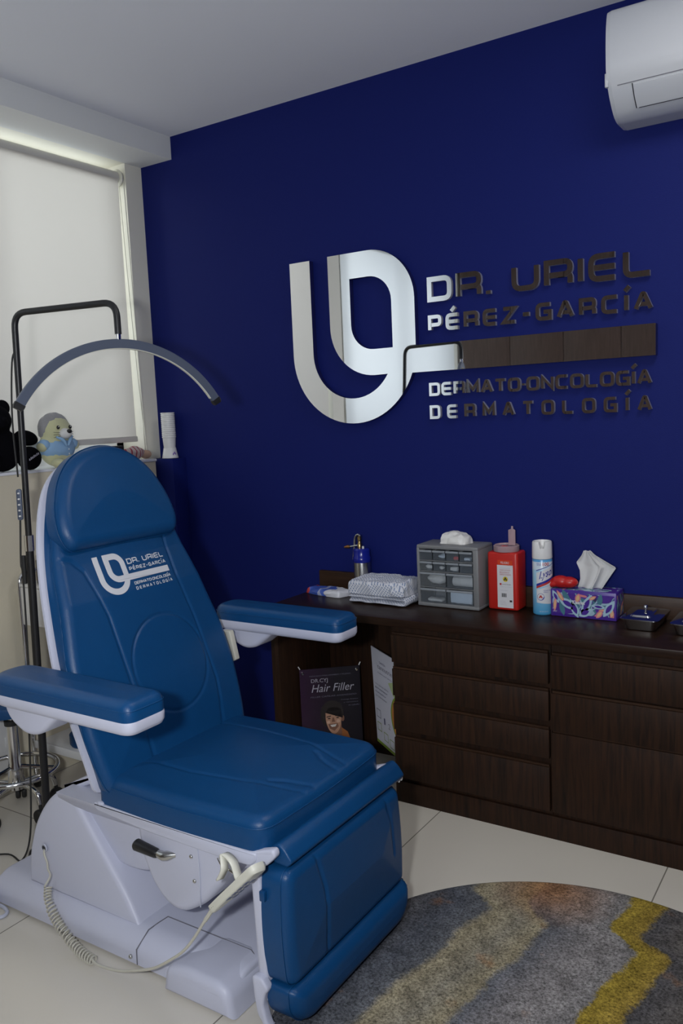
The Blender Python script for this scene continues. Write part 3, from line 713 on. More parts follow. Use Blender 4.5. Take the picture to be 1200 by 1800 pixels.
def folded(xa, xb, ya, yb, z0, h, layers, seed, mat_, name, label, group=None, skew=0):
    """folded cloth: a serpentine section along x swept along y, wrinkled; uv follows the cloth"""
    from mathutils import noise
    bm = B(); uvl = bm.loops.layers.uv.new('UVMap')
    th = h/layers; sec = []; R_ = th/2
    for k in range(layers):
        zc = z0+th*(k+.5); xs = [xa+R_+ (xb-xa-2*R_)*i/26 for i in range(27)]
        if k % 2: xs = xs[::-1]
        sec += [(x, zc) for x in xs]
        if k < layers-1:
            s_ = 1 if k % 2 == 0 else -1; xe = xs[-1]
            sec += [(xe+s_*R_*math.sin(PI*j/8), zc+th/2-th/2*math.cos(PI*j/8)) for j in range(1, 8)]
    Ls = [0]
    for a, b_ in zip(sec[:-1], sec[1:]): Ls.append(Ls[-1]+math.hypot(b_[0]-a[0], b_[1]-a[1]))
    ny = 30; grid = []
    tk = th*.43
    outline = []
    for side in (1, -1):
        g = []
        for i, (x, z) in enumerate(sec):
            a = sec[max(i-1, 0)]; c_ = sec[min(i+1, len(sec)-1)]; tx, tz = c_[0]-a[0], c_[1]-a[1]; l_ = math.hypot(tx, tz) or 1
            row = []
            for j in range(ny+1):
                u = j/ny; y = ya+(yb-ya)*u; e = math.sin(PI*min(1, max(0, u*7)) / 2)*math.sin(PI*min(1, max(0, (1-u)*7))/2)
                p = Vector((x-tz/l_*tk*side*(.25+.75*e), y, z+tx/l_*tk*side*(.25+.75*e)))
                n = noise.noise_vector(Vector((x*18+seed, y*18, z*22))); n2 = noise.noise_vector(Vector((x*45+seed, y*45, z*40)))
                p += Vector((n.x*.006+n2.x*.002+skew*(y-ya), n.y*.010+n2.y*.003, (n.z*.0040+n2.z*.0016)))
                p.z = max(p.z, z0+.001)
                row.append(bm.verts.new(p))
            g.append(row)
        grid.append(g)
    def quad(a, b_, c_, d, uv):
        f = bm.faces.new((a, b_, c_, d))
        for lp, q in zip(f.loops, uv): lp[uvl].uv = q
    for g in grid:
        for i in range(len(sec)-1):
            for j in range(ny):
                y0_, y1_ = (yb-ya)*j/ny, (yb-ya)*(j+1)/ny
                quad(g[i][j], g[i+1][j], g[i+1][j+1], g[i][j+1], [(Ls[i], y0_), (Ls[i+1], y0_), (Ls[i+1], y1_), (Ls[i], y1_)])
    for i in range(len(sec)-1):
        for j in (0, ny):
            quad(grid[0][i][j], grid[0][i+1][j], grid[1][i+1][j], grid[1][i][j], [(Ls[i], 0), (Ls[i+1], 0), (Ls[i+1], .02), (Ls[i], .02)])
    for i in (0, len(sec)-1):
        for j in range(ny):
            quad(grid[0][i][j], grid[0][i][j+1], grid[1][i][j+1], grid[1][i][j], [(0, j*.006), (0, j*.006+.006), (.02, j*.006+.006), (.02, j*.006)])
    return single(name, bm, mat_, label, 'folded gown', ((xa+xb)/2, (ya+yb)/2, z0), group, ang=60)
folded(1.176, 1.432, -.216, -.050, ZT+.001, .036, 2, 1.3, M['gown'], 'folded_gown', 'white gown with blue dots folded at the bottom of the pile', 'folded gowns on the counter', skew=.02)
bm, _ = pad(rpoly([(-.128, -.088), (.05, -.094), (.128, -.075), (.125, .076), (-.02, .083), (-.108, .070)], .012, 5), .052, .014, frame((1.304, -.122, ZT+.037), (1, 0, 0), (0, 1, 0)), dome=.008, K=40, NP=200)
bm2, _ = pad(rpoly([(-.030, -.030), (.026, -.034), (.030, .020), (-.02, .03)], .015, 4), .040, .022, frame((1.402, -.193, ZT+.042), (1, .1, 0), (-.1, 1, 0)), dome=.006, K=16, NP=80)
merge(bm, bm2)
crumple(bm, .010, 11, 2, ZT+.045); crumple(bm, .0045, 34, 7, ZT+.045); crumple(bm, .0018, 80, 9, ZT+.045)
uvl = bm.loops.layers.uv.new('UVMap')
for f in bm.faces:
    for lp in f.loops: c_ = lp.vert.co; lp[uvl].uv = (c_.x+.25*c_.z, c_.y-c_.z*.95)
single('folded_gown', bm, M['gown'], 'white gown with blue dots folded on top of the pile', 'folded gown', (1.304, -.122, ZT+.037), 'folded gowns on the counter', ang=60)

# small parts organiser
M['organiser'] = mat('grey plastic', (.20, .205, .21), .45, bump=.05, bscale=300)
M['clear'] = glossy_thin('clear drawer plastic', (.93, .95, .97), rough=.08, dcol=(.5, .56, .62), diff=.09)
M['frost'] = glossy_thin('frosted drawer plastic', (.55, .6, .66), rough=.25, dcol=(.5, .54, .58), diff=.5)
ox0, ox1, oy0, oy1, oz0, oz1 = 1.458, 1.708, -.158, -.022, ZT+.001, .924
t = thing('parts_organiser', 'grey small parts organiser with clear drawers on the counter', 'organiser', (1.583, -.09, ZT))
bm = B(); tk = .012
box(bm, ox0, ox1, oy0, oy1, oz1-.016, oz1, .006); box(bm, ox0, ox1, oy0, oy1, oz0, oz0+.014, .004)
box(bm, ox0, ox0+tk, oy0, oy1, oz0+.01, oz1-.01, .004); box(bm, ox1-tk-.010, ox1, oy0, oy1, oz0+.01, oz1-.01, .004)
box(bm, ox0+.01, ox1-.01, oy1-.006, oy1, oz0+.01, oz1-.01)
rows_ = [(.868, .905, 4), (.827, .862, 4), (.767, .821, 2), (.706, .760, 2)]
xi0, xi1 = ox0+tk, ox1-tk-.010
for za, zb, n in rows_: box(bm, xi0, xi1, oy0+.006, oy1-.006, za-.005, za-.002)
obj('cabinet_body', bm, M['organiser'], t)
cells = {}
for ri, (za, zb, n) in enumerate(rows_):
    for i in range(n):
        xa = xi0+(xi1-xi0)*i/n+.002; xb = xi0+(xi1-xi0)*(i+1)/n-.002; cells[(ri, i)] = (xa, xb, za, zb)
        bm = B(); box(bm, xa, xb, oy0+.003, oy0+.005, za, zb); box(bm, xa, xb, oy0+.005, oy1-.02, za, za+.0015)
        box(bm, xa, xa+.0015, oy0+.005, oy1-.02, za, zb-.006); box(bm, xb-.0015, xb, oy0+.005, oy1-.02, za, zb-.006)
        d = obj('drawer', bm, M['clear'], t)
        obj('drawer_lip', box(B(), xa, xb, oy0-.004, oy0+.004, zb-.008, zb-.001, .001), M['frost'], d)
M['gauze'] = mat('white gauze', (.70, .69, .66), .9, bump=.5, bscale=120)
M['packet'] = mat('pale blue wrapper', (.66, .74, .82), .4, bump=.4, bscale=60)
def inside(cell, fx, w_, h, dpt, kind, mat_, name, label, seed):
    xa, xb, za, zb = cells[cell]; cx = xa+(xb-xa)*fx; cy = oy0+.012+dpt/2
    bm = B()
    if kind == 'blob':
        ball(bm, (cx, cy, za+.003+h/2), w_/2, dpt/2, h/2, 28); crumple(bm, .004, 60, seed)
        for v in bm.verts: v.co.z = max(v.co.z, za+.0025)
    elif kind == 'roll': tube(bm, [(cx-w_/2, cy, za+.003+h/2), (cx-w_/2+.004, cy, za+.003+h/2), (cx+w_/2-.004, cy, za+.003+h/2), (cx+w_/2, cy, za+.003+h/2)], [h/2*.9, h/2, h/2, h/2*.9], 22)
    else:
        box(bm, cx-w_/2, cx+w_/2, cy-dpt/2, cy+dpt/2, za+.003, za+.003+h, .003); bmesh.ops.subdivide_edges(bm, edges=bm.edges, cuts=5, use_grid_fill=True); crumple(bm, .0022, 70, seed)
    single(name, bm, mat_, label, 'supplies', (cx, cy, za), ang=60)
inside((2, 0), .5, .080, .042, .06, 'blob', M['gauze'], 'gauze_bundle', 'white gauze bundle in the third row left drawer of the organiser', 1)
inside((2, 1), .56, .082, .038, .038, 'roll', M['gauze'], 'gauze_roll', 'white gauze roll in the third row right drawer of the organiser', 2)
inside((3, 1), .5, .086, .042, .03, 'box', M['packet'], 'syringe_packet', 'pale blue packet in the bottom right drawer of the organiser', 3)
inside((3, 0), .5, .060, .010, .03, 'box', M['gauze'], 'gauze_pad', 'thin white pad lying in the bottom left drawer of the organiser', 8)
inside((0, 2), .7, .020, .012, .02, 'box', mat('red cap', (.55, .04, .04), .4), 'red_ampoule', 'small red ampoule in the top row of the organiser', 4)
inside((0, 1), .55, .032, .018, .03, 'blob', M['packet'], 'vial_bag', 'pale bagged vials in the top row of the organiser', 5)
inside((1, 0), .55, .030, .016, .02, 'blob', M['gauze'], 'cotton_tuft', 'white cotton tuft in the second row leftmost drawer', 6)
inside((1, 1), .5, .022, .012, .02, 'blob', M['gauze'], 'cotton_tuft', 'small cotton tuft in the second drawer of the second row', 11)
inside((1, 2), .5, .030, .014, .02, 'box', M['gauze'], 'small_packet', 'white small packet in the second row third drawer', 7)
inside((0, 3), .5, .024, .010, .02, 'box', M['packet'], 'blade_packet', 'pale blue blade packet in the top right drawer', 9)
# bag of tissues on top
bm, _ = pad(rpoly([(-.055, -.035), (.05, -.04), (.066, .02), (.02, .036), (-.05, .03)], .012, 4), .040, .03, frame((1.588, -.085, oz1+.0008), (1, 0, 0), (0, 1, 0)), dome=.006, K=22, NP=100)
crumple(bm, .009, 26, 5, oz1+.004); crumple(bm, .003, 70, 9, oz1+.004)
M['plastic_bag'] = mat('white crinkled plastic', (.74, .73, .70), .3, coat=.3)
single('tissue_bag', bm, M['plastic_bag'], 'crinkled white bag lying on top of the grey organiser', 'bag', (1.588, -.085, oz1), ang=50)

# sharps container
t = thing('sharps_container', 'red sharps container with clear round lid and white label', 'sharps container', (1.782, -.06, ZT))
M['red'] = mat('red plastic', (.50, .018, .012), .38, bump=.12, bscale=160)
M['lid_clear'] = glossy_thin('milky clear lid', (.85, .72, .72), rough=.15, dcol=(.75, .55, .58), diff=.45)
sx0, sx1, sy0, sy1 = 1.722, 1.838, -.110, -.024
bm = B(); prism(bm, rpoly([(sx0, sy0), (sx1, sy0), (sx1, sy1), (sx0, sy1)], .012, 4), 'z', ZT+.001, .902, .007, 3); obj('box_body', bm, M['red'], t)
cL = (1.780, -.067, 0)
bm = B(); lathe(bm, [(0, .9025), (.046, .9025), (.047, .906), (.047, .922), (.043, .925), (.040, .920), (0, .919)], cL, 40); obj('lid', bm, M['lid_clear'], t)
bm = B(); box(bm, 1.765, 1.785, -.082, -.066, .9185, .9208); obj('drop_slot', bm, M['red'], t)
bm = B(); prism(bm, rpoly([(1.786, .922), (1.812, .922), (1.812, .978), (1.804, .982), (1.804, .992), (1.797, .992), (1.797, .982), (1.786, .978)], .002, 2), 'y', -.062, -.056, .001, 2); obj('flap', bm, M['lid_clear'], t)
yl = sy0-.0006
Fs = frame((1.7605, yl, .7005), (1, 0, 0), (0, 0, 1))
M['label_white'] = mat('white label', (.66, .66, .68), .45); M['red_print'] = mat('red print', (.45, .03, .03), .5); M['orange_red'] = mat('orange red label', (.62, .05, .012), .45); M['yellow'] = mat('yellow print', (.65, .50, .02), .5); M['ink'] = mat('black print', (.02, .02, .02), .5)
bm = B(); box(bm, .000, .060, 0, .156, 0, .0005); bm.transform(Fs); lab = obj('label', bm, M['label_white'], t)
bm = B(); box(bm, .002, .058, .157, .174, 0, .0005); bm.transform(Fs); obj('warning_strip', bm, M['orange_red'], t)
decals(lab, [T('PELIGRO', .014, .161, .032, .008, M['label_white']), T('RESIDUOS PELIGROSOS', .010, .143, .040, .003, M['print_grey']), T('PUNZOCORTANTES', .010, .136, .040, .004, M['red_print']), T('BIOLOGICO', .010, .127, .036, .0055, M['red_print']), T('INFECCIOSOS', .010, .119, .042, .0055, M['red_print']),
             ('symbol', M['yellow'], flat(ell(.031, .105, .0095, .0095, 30), .0007)), ('symbol', M['ink'], flat(ell(.031, .1085, .0035, .003, 14), .0010)), ('symbol', M['ink'], flat(ell(.0275, .103, .0032, .003, 14), .0010)), ('symbol', M['ink'], flat(ell(.0345, .103, .0032, .003, 14), .0010)),
             ('symbol', M['red_print'], flat([(.009, .083), (.016, .083), (.016, .090), (.009, .090)], .0007)), T('NO REUTILIZAR', .019, .084, .032, .004, M['ink']), T('MANEJESE CON CUIDADO', .010, .075, .044, .003, M['print_grey']), T('CAPACIDAD', .010, .062, .03, .0028, M['print_grey']),
             ('symbol', M['ink'], flat([(.046, .022), (.055, .022), (.055, .029), (.046, .029)], .0007)), T('FECHA', .010, .022, .02, .0028, M['print_grey']), T('NOMBRE', .010, .016, .022, .0028, M['print_grey']), T('SERVICIO', .010, .010, .024, .0028, M['print_grey'])]
       + [('barcode', M['ink'], flat([(.015+i*.0021, .039), (.0158+i*.0021+.0006*(i % 3), .039), (.0158+i*.0021+.0006*(i % 3), .053), (.015+i*.0021, .053)], .0007)) for i in range(9)], Fs)

# disinfectant spray
t = thing('spray_can', 'light blue disinfectant spray can with white cap on the counter', 'spray can', (1.925, -.098, ZT))
cL = (1.925, -.098, ZT+.0005); RC = .0345
m, nt, b = nmat('spray can print'); L = nt.links.new
tc = nt.nodes.new('ShaderNodeTexCoord'); sp = nt.nodes.new('ShaderNodeSeparateXYZ'); r = nt.nodes.new('ShaderNodeValToRGB'); e = r.color_ramp.elements
mrr = nt.nodes.new('ShaderNodeMapRange'); mrr.inputs[1].default_value = 0; mrr.inputs[2].default_value = .2
e[0].color = (.06, .33, .60, 1); e[1].position = .55; e[1].color = (.30, .58, .78, 1); k = e.new(.80); k.color = (.38, .62, .78, 1); k = e.new(.815); k.color = (.60, .70, .78, 1); k = e.new(.945); k.color = (.62, .70, .78, 1); k = e.new(.95); k.color = (.10, .35, .65, 1)
L(tc.outputs['Object'], sp.inputs[0]); L(sp.outputs['Z'], mrr.inputs[0]); L(mrr.outputs[0], r.inputs[0]); L(r.outputs[0], b.inputs['Base Color']); b.inputs['Roughness'].default_value = .28
bm = B(); lathe(bm, [(0, 0), (.031, 0), (.0335, .002), (RC, .006), (RC, .194), (.033, .198), (0, .198)], cL, 48); can = obj('can_body', bm, m, t)
bm = B(); lathe(bm, [(.0345, .199), (.0350, .202), (.0338, .255), (.032, .259), (.026, .260), (.024, .240), (0, .238)], cL, 48)
a_cam = math.atan2(-2.897+.098, 2.93-1.925)
gone = [v for v in bm.verts if (v.co.z-cL[2]) > .236 and abs(((math.atan2(v.co.y-cL[1], v.co.x-cL[0])-(a_cam-.05)+PI) % (2*PI))-PI) < .28 and math.hypot(v.co.x-cL[0], v.co.y-cL[1]) > .02]
for v in gone: v.co.z = cL[2]+.236
obj('cap', bm, M['white_plastic'], t)
def wrap(p):  # print plane x (arc length, 0 at the camera side) and y (height) onto the can
    a = a_cam+p.x/RC; rr = RC+.0005+p.z*.3; return Vector((cL[0]+rr*math.cos(a), cL[1]+rr*math.sin(a), cL[2]+p.y))
def dense(pts, st=.004):
    out = []
    for a, b_ in zip(pts, pts[1:]+pts[:1]):
        n = max(1, int(math.hypot(b_[0]-a[0], b_[1]-a[1])/st)); out += [(a[0]+(b_[0]-a[0])*i/n, a[1]+(b_[1]-a[1])*i/n) for i in range(n)]
    return out
def strips(pts_top, pts_bot, z):
    bm = B(); a = [bm.verts.new((p[0], p[1], z)) for p in pts_top]; c_ = [bm.verts.new((p[0], p[1], z)) for p in pts_bot]
    for i in range(len(a)-1): bm.faces.new((c_[i], c_[i+1], a[i+1], a[i]))
    return bm
M['navy'] = mat('navy print', (.02, .03, .30), .35)
lx = [-.022+i*.004 for i in range(18)]
cd_ = [('label_panel', M['label_white'], strips([(x, .152+.35*(x+.02) if x > -.02 else .152) for x in lx], [(x, .098-.6*max(0, -(x+.012))+.2*(x+.02)) for x in lx], .0002)),
       ('label_panel', M['navy'], strips([(x, .161+.35*(x+.02)) for x in lx], [(x, .158+.37*(x+.02)) for x in lx], .0006)),
       ('label_panel', M['navy'], strips([(x, .112+.42*(x+.02)) for x in lx[0:]], [(x, .104+.42*(x+.02)) for x in lx], .0006)),
       ('label_panel', M['red_print'], strips([(x, .104+.42*(x+.02)) for x in lx], [(x, .096+.42*(x+.02)) for x in lx], .0008)),
       ('label_panel', M['label_white'], strips([(x, .092+.3*(x+.02)) for x in lx], [(x, .045-.1*(x+.02)) for x in lx], .0002)),
       ('seal', M['navy'], flat(ell(-.007, .066, .0125, .0125, 30), .0012)), ('seal', M['label_white'], flat(ell(-.007, .066, .0075, .0075, 24), .0016)), ('seal', M['red_print'], flat(ell(-.007, .068, .004, .004, 16), .002)), ('seal', M['red_print'], flat(ell(-.011, .064, .0025, .0025, 12), .002)), ('seal', M['red_print'], flat(ell(-.003, .064, .0025, .0025, 12), .002))]
for s_, x_, y_, w_, h_, mt, sh in (('Lysol', -.012, .120, .055, .034, M['navy'], .35), ('KILLS', -.020, .182, .016, .004, M['navy'], 0), ('VIRUSES', -.020, .177, .016, .0035, M['navy'], 0), ('100', .001, .176, .022, .012, M['red_print'], 0), ('DISINFECTANT', .003, .087, .028, .004, M['navy'], 0), ('SPRAY', .003, .081, .016, .004, M['navy'], 0), ('NET WT 12.5 OZ', -.012, .012, .03, .004, M['label_white'], 0)):
    bm = fit_w(text_bm(s_, 1, shear=sh, bold=.012 if s_ in ('Lysol', '100') else 0), w_, h_)
    if s_ == 'Lysol':
        for v in bm.verts: v.co.y += v.co.x*.35
    bm.transform(Matrix.Translation((x_, y_, .0012))); cd_.append(('lettering', mt, bm))
for nm, mt, bm in cd_:
    for v in bm.verts: v.co = wrap(v.co)
    obj(nm, bm, mt, can, recalc=False)

# red rubber bulb behind the tissue box
bm = B(); ball(bm, (2.016, -.092, .8080), .033, .024, .0195, 26); ball(bm, (1.990, -.094, .8090), .034, .023, .0215, 26); ball(bm, (1.968, -.099, .8005), .026, .017, .0115, 22, Matrix.Rotation(-.28, 3, 'Y'))
single('red_pouch', bm, mat('red rubber', (.50, .016, .014), .35), 'red rubber pouch resting on the corner of the tissue box', 'pouch', (1.992, -.094, .787), mods=[('REMESH', dict(mode='VOXEL', voxel_size=.002, use_smooth_shade=True)), ('SMOOTH', dict(factor=.5, iterations=4))])

# tissue box
m, nt, b = nmat('printed tissue box'); L = nt.links.new
tc = nt.nodes.new('ShaderNodeTexCoord')
v1 = nt.nodes.new('ShaderNodeTexVoronoi'); v1.inputs['Scale'].default_value = 26; v1.feature = 'F1'
n1 = nt.nodes.new('ShaderNodeTexNoise'); n1.inputs['Scale'].default_value = 17; n1.inputs['Detail'].default_value = 1.2; n1.inputs['Distortion'].default_value = 1.2
r1 = nt.nodes.new('ShaderNodeValToRGB'); r1.color_ramp.interpolation = 'CONSTANT'; e = r1.color_ramp.elements
e[0].color = (.07, .025, .26, 1); e[1].position = .44; e[1].color = (.32, .46, .56, 1); k = e.new(.485); k.color = (.07, .19, .24, 1); k = e.new(.55); k.color = (.10, .03, .30, 1); k = e.new(.62); k.color = (.62, .22, .22, 1); k = e.new(.655); k.color = (.70, .45, .25, 1)
r2_ = nt.nodes.new('ShaderNodeValToRGB'); r2_.color_ramp.interpolation = 'CONSTANT'; e = r2_.color_ramp.elements
e[0].color = (1, 1, 1, 1); e[1].position = .16; e[1].color = (0, 0, 0, 1)
mx = nt.nodes.new('ShaderNodeMix'); mx.data_type = 'RGBA'; mx.inputs[7].default_value = (.04, .03, .10, 1)
L(tc.outputs['Object'], v1.inputs['Vector']); L(tc.outputs['Object'], n1.inputs['Vector']); L(n1.outputs['Fac'], r1.inputs[0]); L(v1.outputs['Distance'], r2_.inputs[0]); L(r2_.outputs[0], mx.inputs[0]); L(r1.outputs[0], mx.inputs[6]); L(mx.outputs[2], b.inputs['Base Color']); b.inputs['Roughness'].default_value = .35
kx0, kx1, ky0, ky1, kz1 = 1.961, 2.185, -.118, -.024, .786
t = thing('tissue_box', 'purple patterned tissue box on the counter', 'tissue box', (2.073, -.07, ZT))
M['purple'] = mat('purple card', (.065, .025, .27), .35)
bm = B(); box(bm, kx0, kx1, ky0, ky1, ZT+.001, kz1, .0015); kb = obj('carton', bm, M['purple'], t)
bm = B(); box(bm, kx0+.006, kx1-.006, ky0-.0006, ky0, ZT+.012, kz1-.010); obj('printed_panel', bm, m, kb)
bm = B(); box(bm, kx0+.004, kx1-.004, ky0+.004, ky1-.004, kz1, kz1+.0006); obj('printed_panel', bm, m, kb)
bm = B(); box(bm, kx1, kx1+.0006, ky0+.010, ky1-.006, ZT+.012, kz1-.010); obj('printed_panel', bm, m, kb)
Fk = frame((kx0, ky0-.0008, ZT), (1, 0, 0), (0, 0, 1))
lightb = mat('pale blue print', (.36, .52, .62), .4); pink = mat('coral print', (.62, .20, .25), .4); sand = mat('sand print', (.70, .46, .22), .4); teal = mat('teal print', (.06, .18, .24), .4)
def leaf(cx, cy, a, ln, wd, mt, z):
    pts = [(ln*(u-.5), wd*math.sin(PI*u)**.8) for u in [i/14 for i in range(15)]]; pts += [(x, -y) for x, y in pts[::-1][1:-1]]
    return ('leaf_print', mt, flat([(cx+x*math.cos(a)-y*math.sin(a), cy+x*math.sin(a)+y*math.cos(a)) for x, y in pts], z))
it = []
for cx, cy, a, ln, wd in ((.060, .048, -.5, .075, .015), (.085, .030, -1.2, .06, .013), (.125, .050, 1.1, .080, .014), (.120, .022, .5, .055, .014), (.200, .042, 1.0, .070, .013), (.018, .070, -1.1, .05, .009), (.165, .046, -.1, .05, .008)):
    it += [leaf(cx, cy, a, ln, wd, lightb, .0004), leaf(cx, cy, a, ln*.55, wd*.55, M['purple'], .0008)]
for cx, cy, a, ln, wd in ((.035, .072, -1.0, .05, .007), (.095, .070, 1.3, .035, .010), (.015, .042, 1.5, .05, .006), (.145, .074, .5, .03, .006), (.168, .020, .9, .035, .009)):
    it += [leaf(cx, cy, a, ln, wd, pink, .0005), leaf(cx, cy, a, ln*.7, wd*.55, sand, .0009)]
for cx, cy, a, ln, wd in ((.055, .070, -1.1, .06, .010), (.170, .068, 1.4, .045, .009), (.040, .030, -1.3, .05, .009)): it.append(leaf(cx, cy, a, ln, wd, teal, .0003))
it.append(T('Kleenex', .077, .049, .043, .013, M['label_white'], bold=.03, z=.0014)); it.append(T('3-PLY', .008, .016, .014, .005, M['label_white']))
decals(kb, it, Fk)
# tissue sticking out
bm = B(); prof_ = [(-.042, .0), (-.030, .045), (-.036, .075), (-.024, .112), (-.010, .128), (.016, .128), (.030, .112), (.095, .070), (.045, .0)]
nx, nz = 40, 26; g = []
def edge(zf):
    Lp = [(-.036, 0), (-.027, .03), (-.028, .060), (-.040, .088), (-.022, .112), (-.014, .130)]; Rp = [(.048, 0), (.070, .035), (.098, .078), (.058, .100), (.026, .118), (.012, .130)]
    f = lambda P: float(np.interp(zf*.130, [p[1] for p in P], [p[0] for p in P])); return f(Lp), f(Rp)
for k in range(nz+1):
    a, c_ = edge(k/nz); zf = k/nz
    g.append([(a+(c_-a)*i/nx, .010*math.sin(i/nx*9+.4)*(1-.3*zf)+.012*zf*math.sin(i/nx*3.2)-.004*math.exp(-((i/nx-.62)/.04)**2)*3, zf*.130) for i in range(nx+1)])
vv = [[bm.verts.new((2.076+p[0], -.071+p[1], kz1+.001+p[2])) for p in r_] for r_ in g]
for a, c_ in zip(vv[:-1], vv[1:]):
    for i in range(nx): bm.faces.new((a[i], a[i+1], c_[i+1], c_[i]))
M['tissue'] = translucent('soft white tissue', (.80, .80, .79), .25)
obj('tissue', bm, M['tissue'], t, mods=[('SOLIDIFY', dict(thickness=.0012))], ang=70)

# instrument trays
def tray(cx, yf, yb, wd, label):
    t = thing('instrument_tray', label, 'tray', (cx, (yf+yb)/2, ZT), 'instrument trays on the counter')
    def rr(s, dz): return [(cx+sx*(wd/2-s), y_) for sx, y_ in ((-1, yf+s), (1, yf+s), (1, yb-s), (-1, yb-s))]
    bm = B(); rings = []
    for s, z in ((.012, ZT+.001), (.009, ZT+.003), (.002, ZT+.034), (-.004, ZT+.036)): rings.append([bm.verts.new((p[0], p[1], z)) for p in rpoly(rr(s, 0), .018, 5)])
    bm.faces.new(rings[0])
    for a, c_ in zip(rings[:-1], rings[1:]):
        for i in range(len(a)): bm.faces.new((a[i], a[(i+1) % len(a)], c_[(i+1) % len(a)], c_[i]))
    obj('pan', bm, M['steel'], t)
    bm = B(); rings = []
    for s, z in ((-.007, ZT+.0365), (-.007, ZT+.0395), (-.001, ZT+.0415), (.018, ZT+.0425), (.022, ZT+.0475), (.026, ZT+.049)): rings.append([bm.verts.new((p[0], p[1], z)) for p in rpoly(rr(s, 0), .018, 5)])
    bm.faces.new(rings[0][::-1]); bm.faces.new(rings[-1])
    for a, c_ in zip(rings[:-1], rings[1:]):
        for i in range(len(a)): bm.faces.new((a[i], a[(i+1) % len(a)], c_[(i+1) % len(a)], c_[i]))
    obj('lid', bm, M['lid_steel'], t, ang=25)
    bm = B(); lathe(bm, [(0, ZT+.0485), (.004, ZT+.0485), (.0035, ZT+.056), (.0065, ZT+.058), (.0065, ZT+.066), (.005, ZT+.068), (0, ZT+.068)], (cx+.002, (yf+yb)/2, 0), 18); obj('knob', bm, M['chrome'], t)
M['lid_steel'] = mat('polished steel lid', (.60, .60, .60), .10, 1)
tray(2.281, -.212, -.045, .108, 'steel instrument tray with lid beside the tissue box')
tray(2.436, -.222, -.055, .108, 'steel instrument tray cut off at the right edge of the photo')

# ================================================================== treatment chair (faces +x)
YC = -1.25
ch = thing('treatment_chair', 'blue leatherette treatment chair on a white powered base', 'chair', (1.2, YC, 0))
LE, SH = M['leather'], M['shell']
# --- base
def sec_extrude(bm, sec, x0, x1, taper=None, bev=.01):
    prism(bm, sec, 'x', x0, x1, bev); return bm
bm = B()
sec = rpoly([(-1.515, .012), (-1.515, .055), (-1.470, .088), (-1.030, .088), (-.985, .055), (-.985, .012)], [0, .03, .03, .03, .03, 0], 6)
prism(bm, sec, 'x', .70, 1.655, .012)
for s in (-1, 1):   # flared front feet
    yo = YC+s*.298; yi = YC+s*.130
    prism(bm, rpoly([(1.440, .002), (1.455, .072), (1.52, .0895), (1.630, .0890), (1.662, .066), (1.670, .002)], [0, .02, .03, .03, .03, 0], 6), 'y', min(yo, yi), max(yo, yi), .022, 5)
base = obj('base', bm, SH, ch)
bm = B()
zt = .0885
tube(bm, [(1.33, -1.405, zt), (1.62, -1.405, zt), (1.64, -1.415, zt-.002), (1.655, -1.425, .06), (1.667, -1.43, .02)], .0016, 6)
obj('joint_line', bm, M['seam'], base)
bm = B(); tube(bm, [(1.33, -1.095, zt), (1.62, -1.095, zt)], .0016, 6)
obj('joint_line', bm, M['seam'], base); bm = B()
tube(bm, [(1.33, -1.405, zt), (1.327, -1.44, zt), (1.325, -1.472, .087), (1.322, -1.5155, .055), (1.322, -1.5165, .014)], .0016, 6)
obj('joint_line', bm, M['seam'], base)
for p in ((1.30, -1.517, .030), (1.657, -1.40, .045), (1.657, -1.10, .045)):
    bm = B(); ball(bm, p, .006, .006, .006, 12); obj('screw', bm, M['steel'], base)
bm = B(); box(bm, .72, 1.64, -1.49, -1.01, .001, .013); obj('skirt_gap', bm, M['gap'], base)
# rear foot pedal bar
bm = B(); ball(bm, (.70, -1.55, .035), .05, .035, .028, 20); obj('foot_pedal', bm, SH, ch)
bm = B(); tube(bm, bez([(.72, -1.575, .012), (.77, -1.575, .008), (.80, -1.555, .006), (.79, -1.53, .006), (.74, -1.52, .006), (.66, -1.54, .006)], 30), .0055, 8); obj('pedal_cable', bm, M['shell_grey'], ch)
# --- tower
def shaped(prof, y0, y1, bulge, bev=.02, seg=4, topin=.02):
    """side profile extruded across y, sides drawn in towards the top"""
    bm = B(); prism(bm, prof, 'y', y0, y1, bev, seg)
    zs = [p[1] for p in prof]; za, zb = min(zs), max(zs)
    for v in bm.verts:
        t_ = (v.co.z-za)/(zb-za); v.co.y = YC+(v.co.y-YC)*(1-topin*t_/abs(y1-YC)+bulge*(1-t_)**3)
    return bm
tw = rpoly([(.825, .080), (.822, .165), (.855, .275), (.925, .362), (1.010, .405), (1.035, .372), (1.125, .270), (1.235, .155), (1.290, .080)], [0, .05, .08, .08, .03, .04, .05, .05, 0], 6)
bm = shaped(tw, -1.468, -1.032, .02, .016, 4)
tower = obj('tower', bm, SH, ch)
bm = B(); lathe(bm, [(.006, .0), (.009, .003), (.012, .003), (.0125, 0)], n=20, M4=frame((.905, -1.4665, .205), (1, 0, 0), (0, 0, 1))); obj('cable_grommet', bm, M['shell_grey'], tower)
bm = B(); lathe(bm, [(0, .001), (.0075, .001)], n=16, M4=frame((.905, -1.4685, .205), (1, 0, 0), (0, 0, 1))); obj('cable_hole', bm, M['gap'], tower)
cov = [(.985, .400), (1.03, .424), (1.10, .458), (1.215, .505), (1.225, .480), (1.115, .436), (1.04, .404)]
bm = B(); prism(bm, rpoly(cov, .012, 4), 'y', -1.448, -1.052, .008); obj('rear_cover', bm, SH, ch)
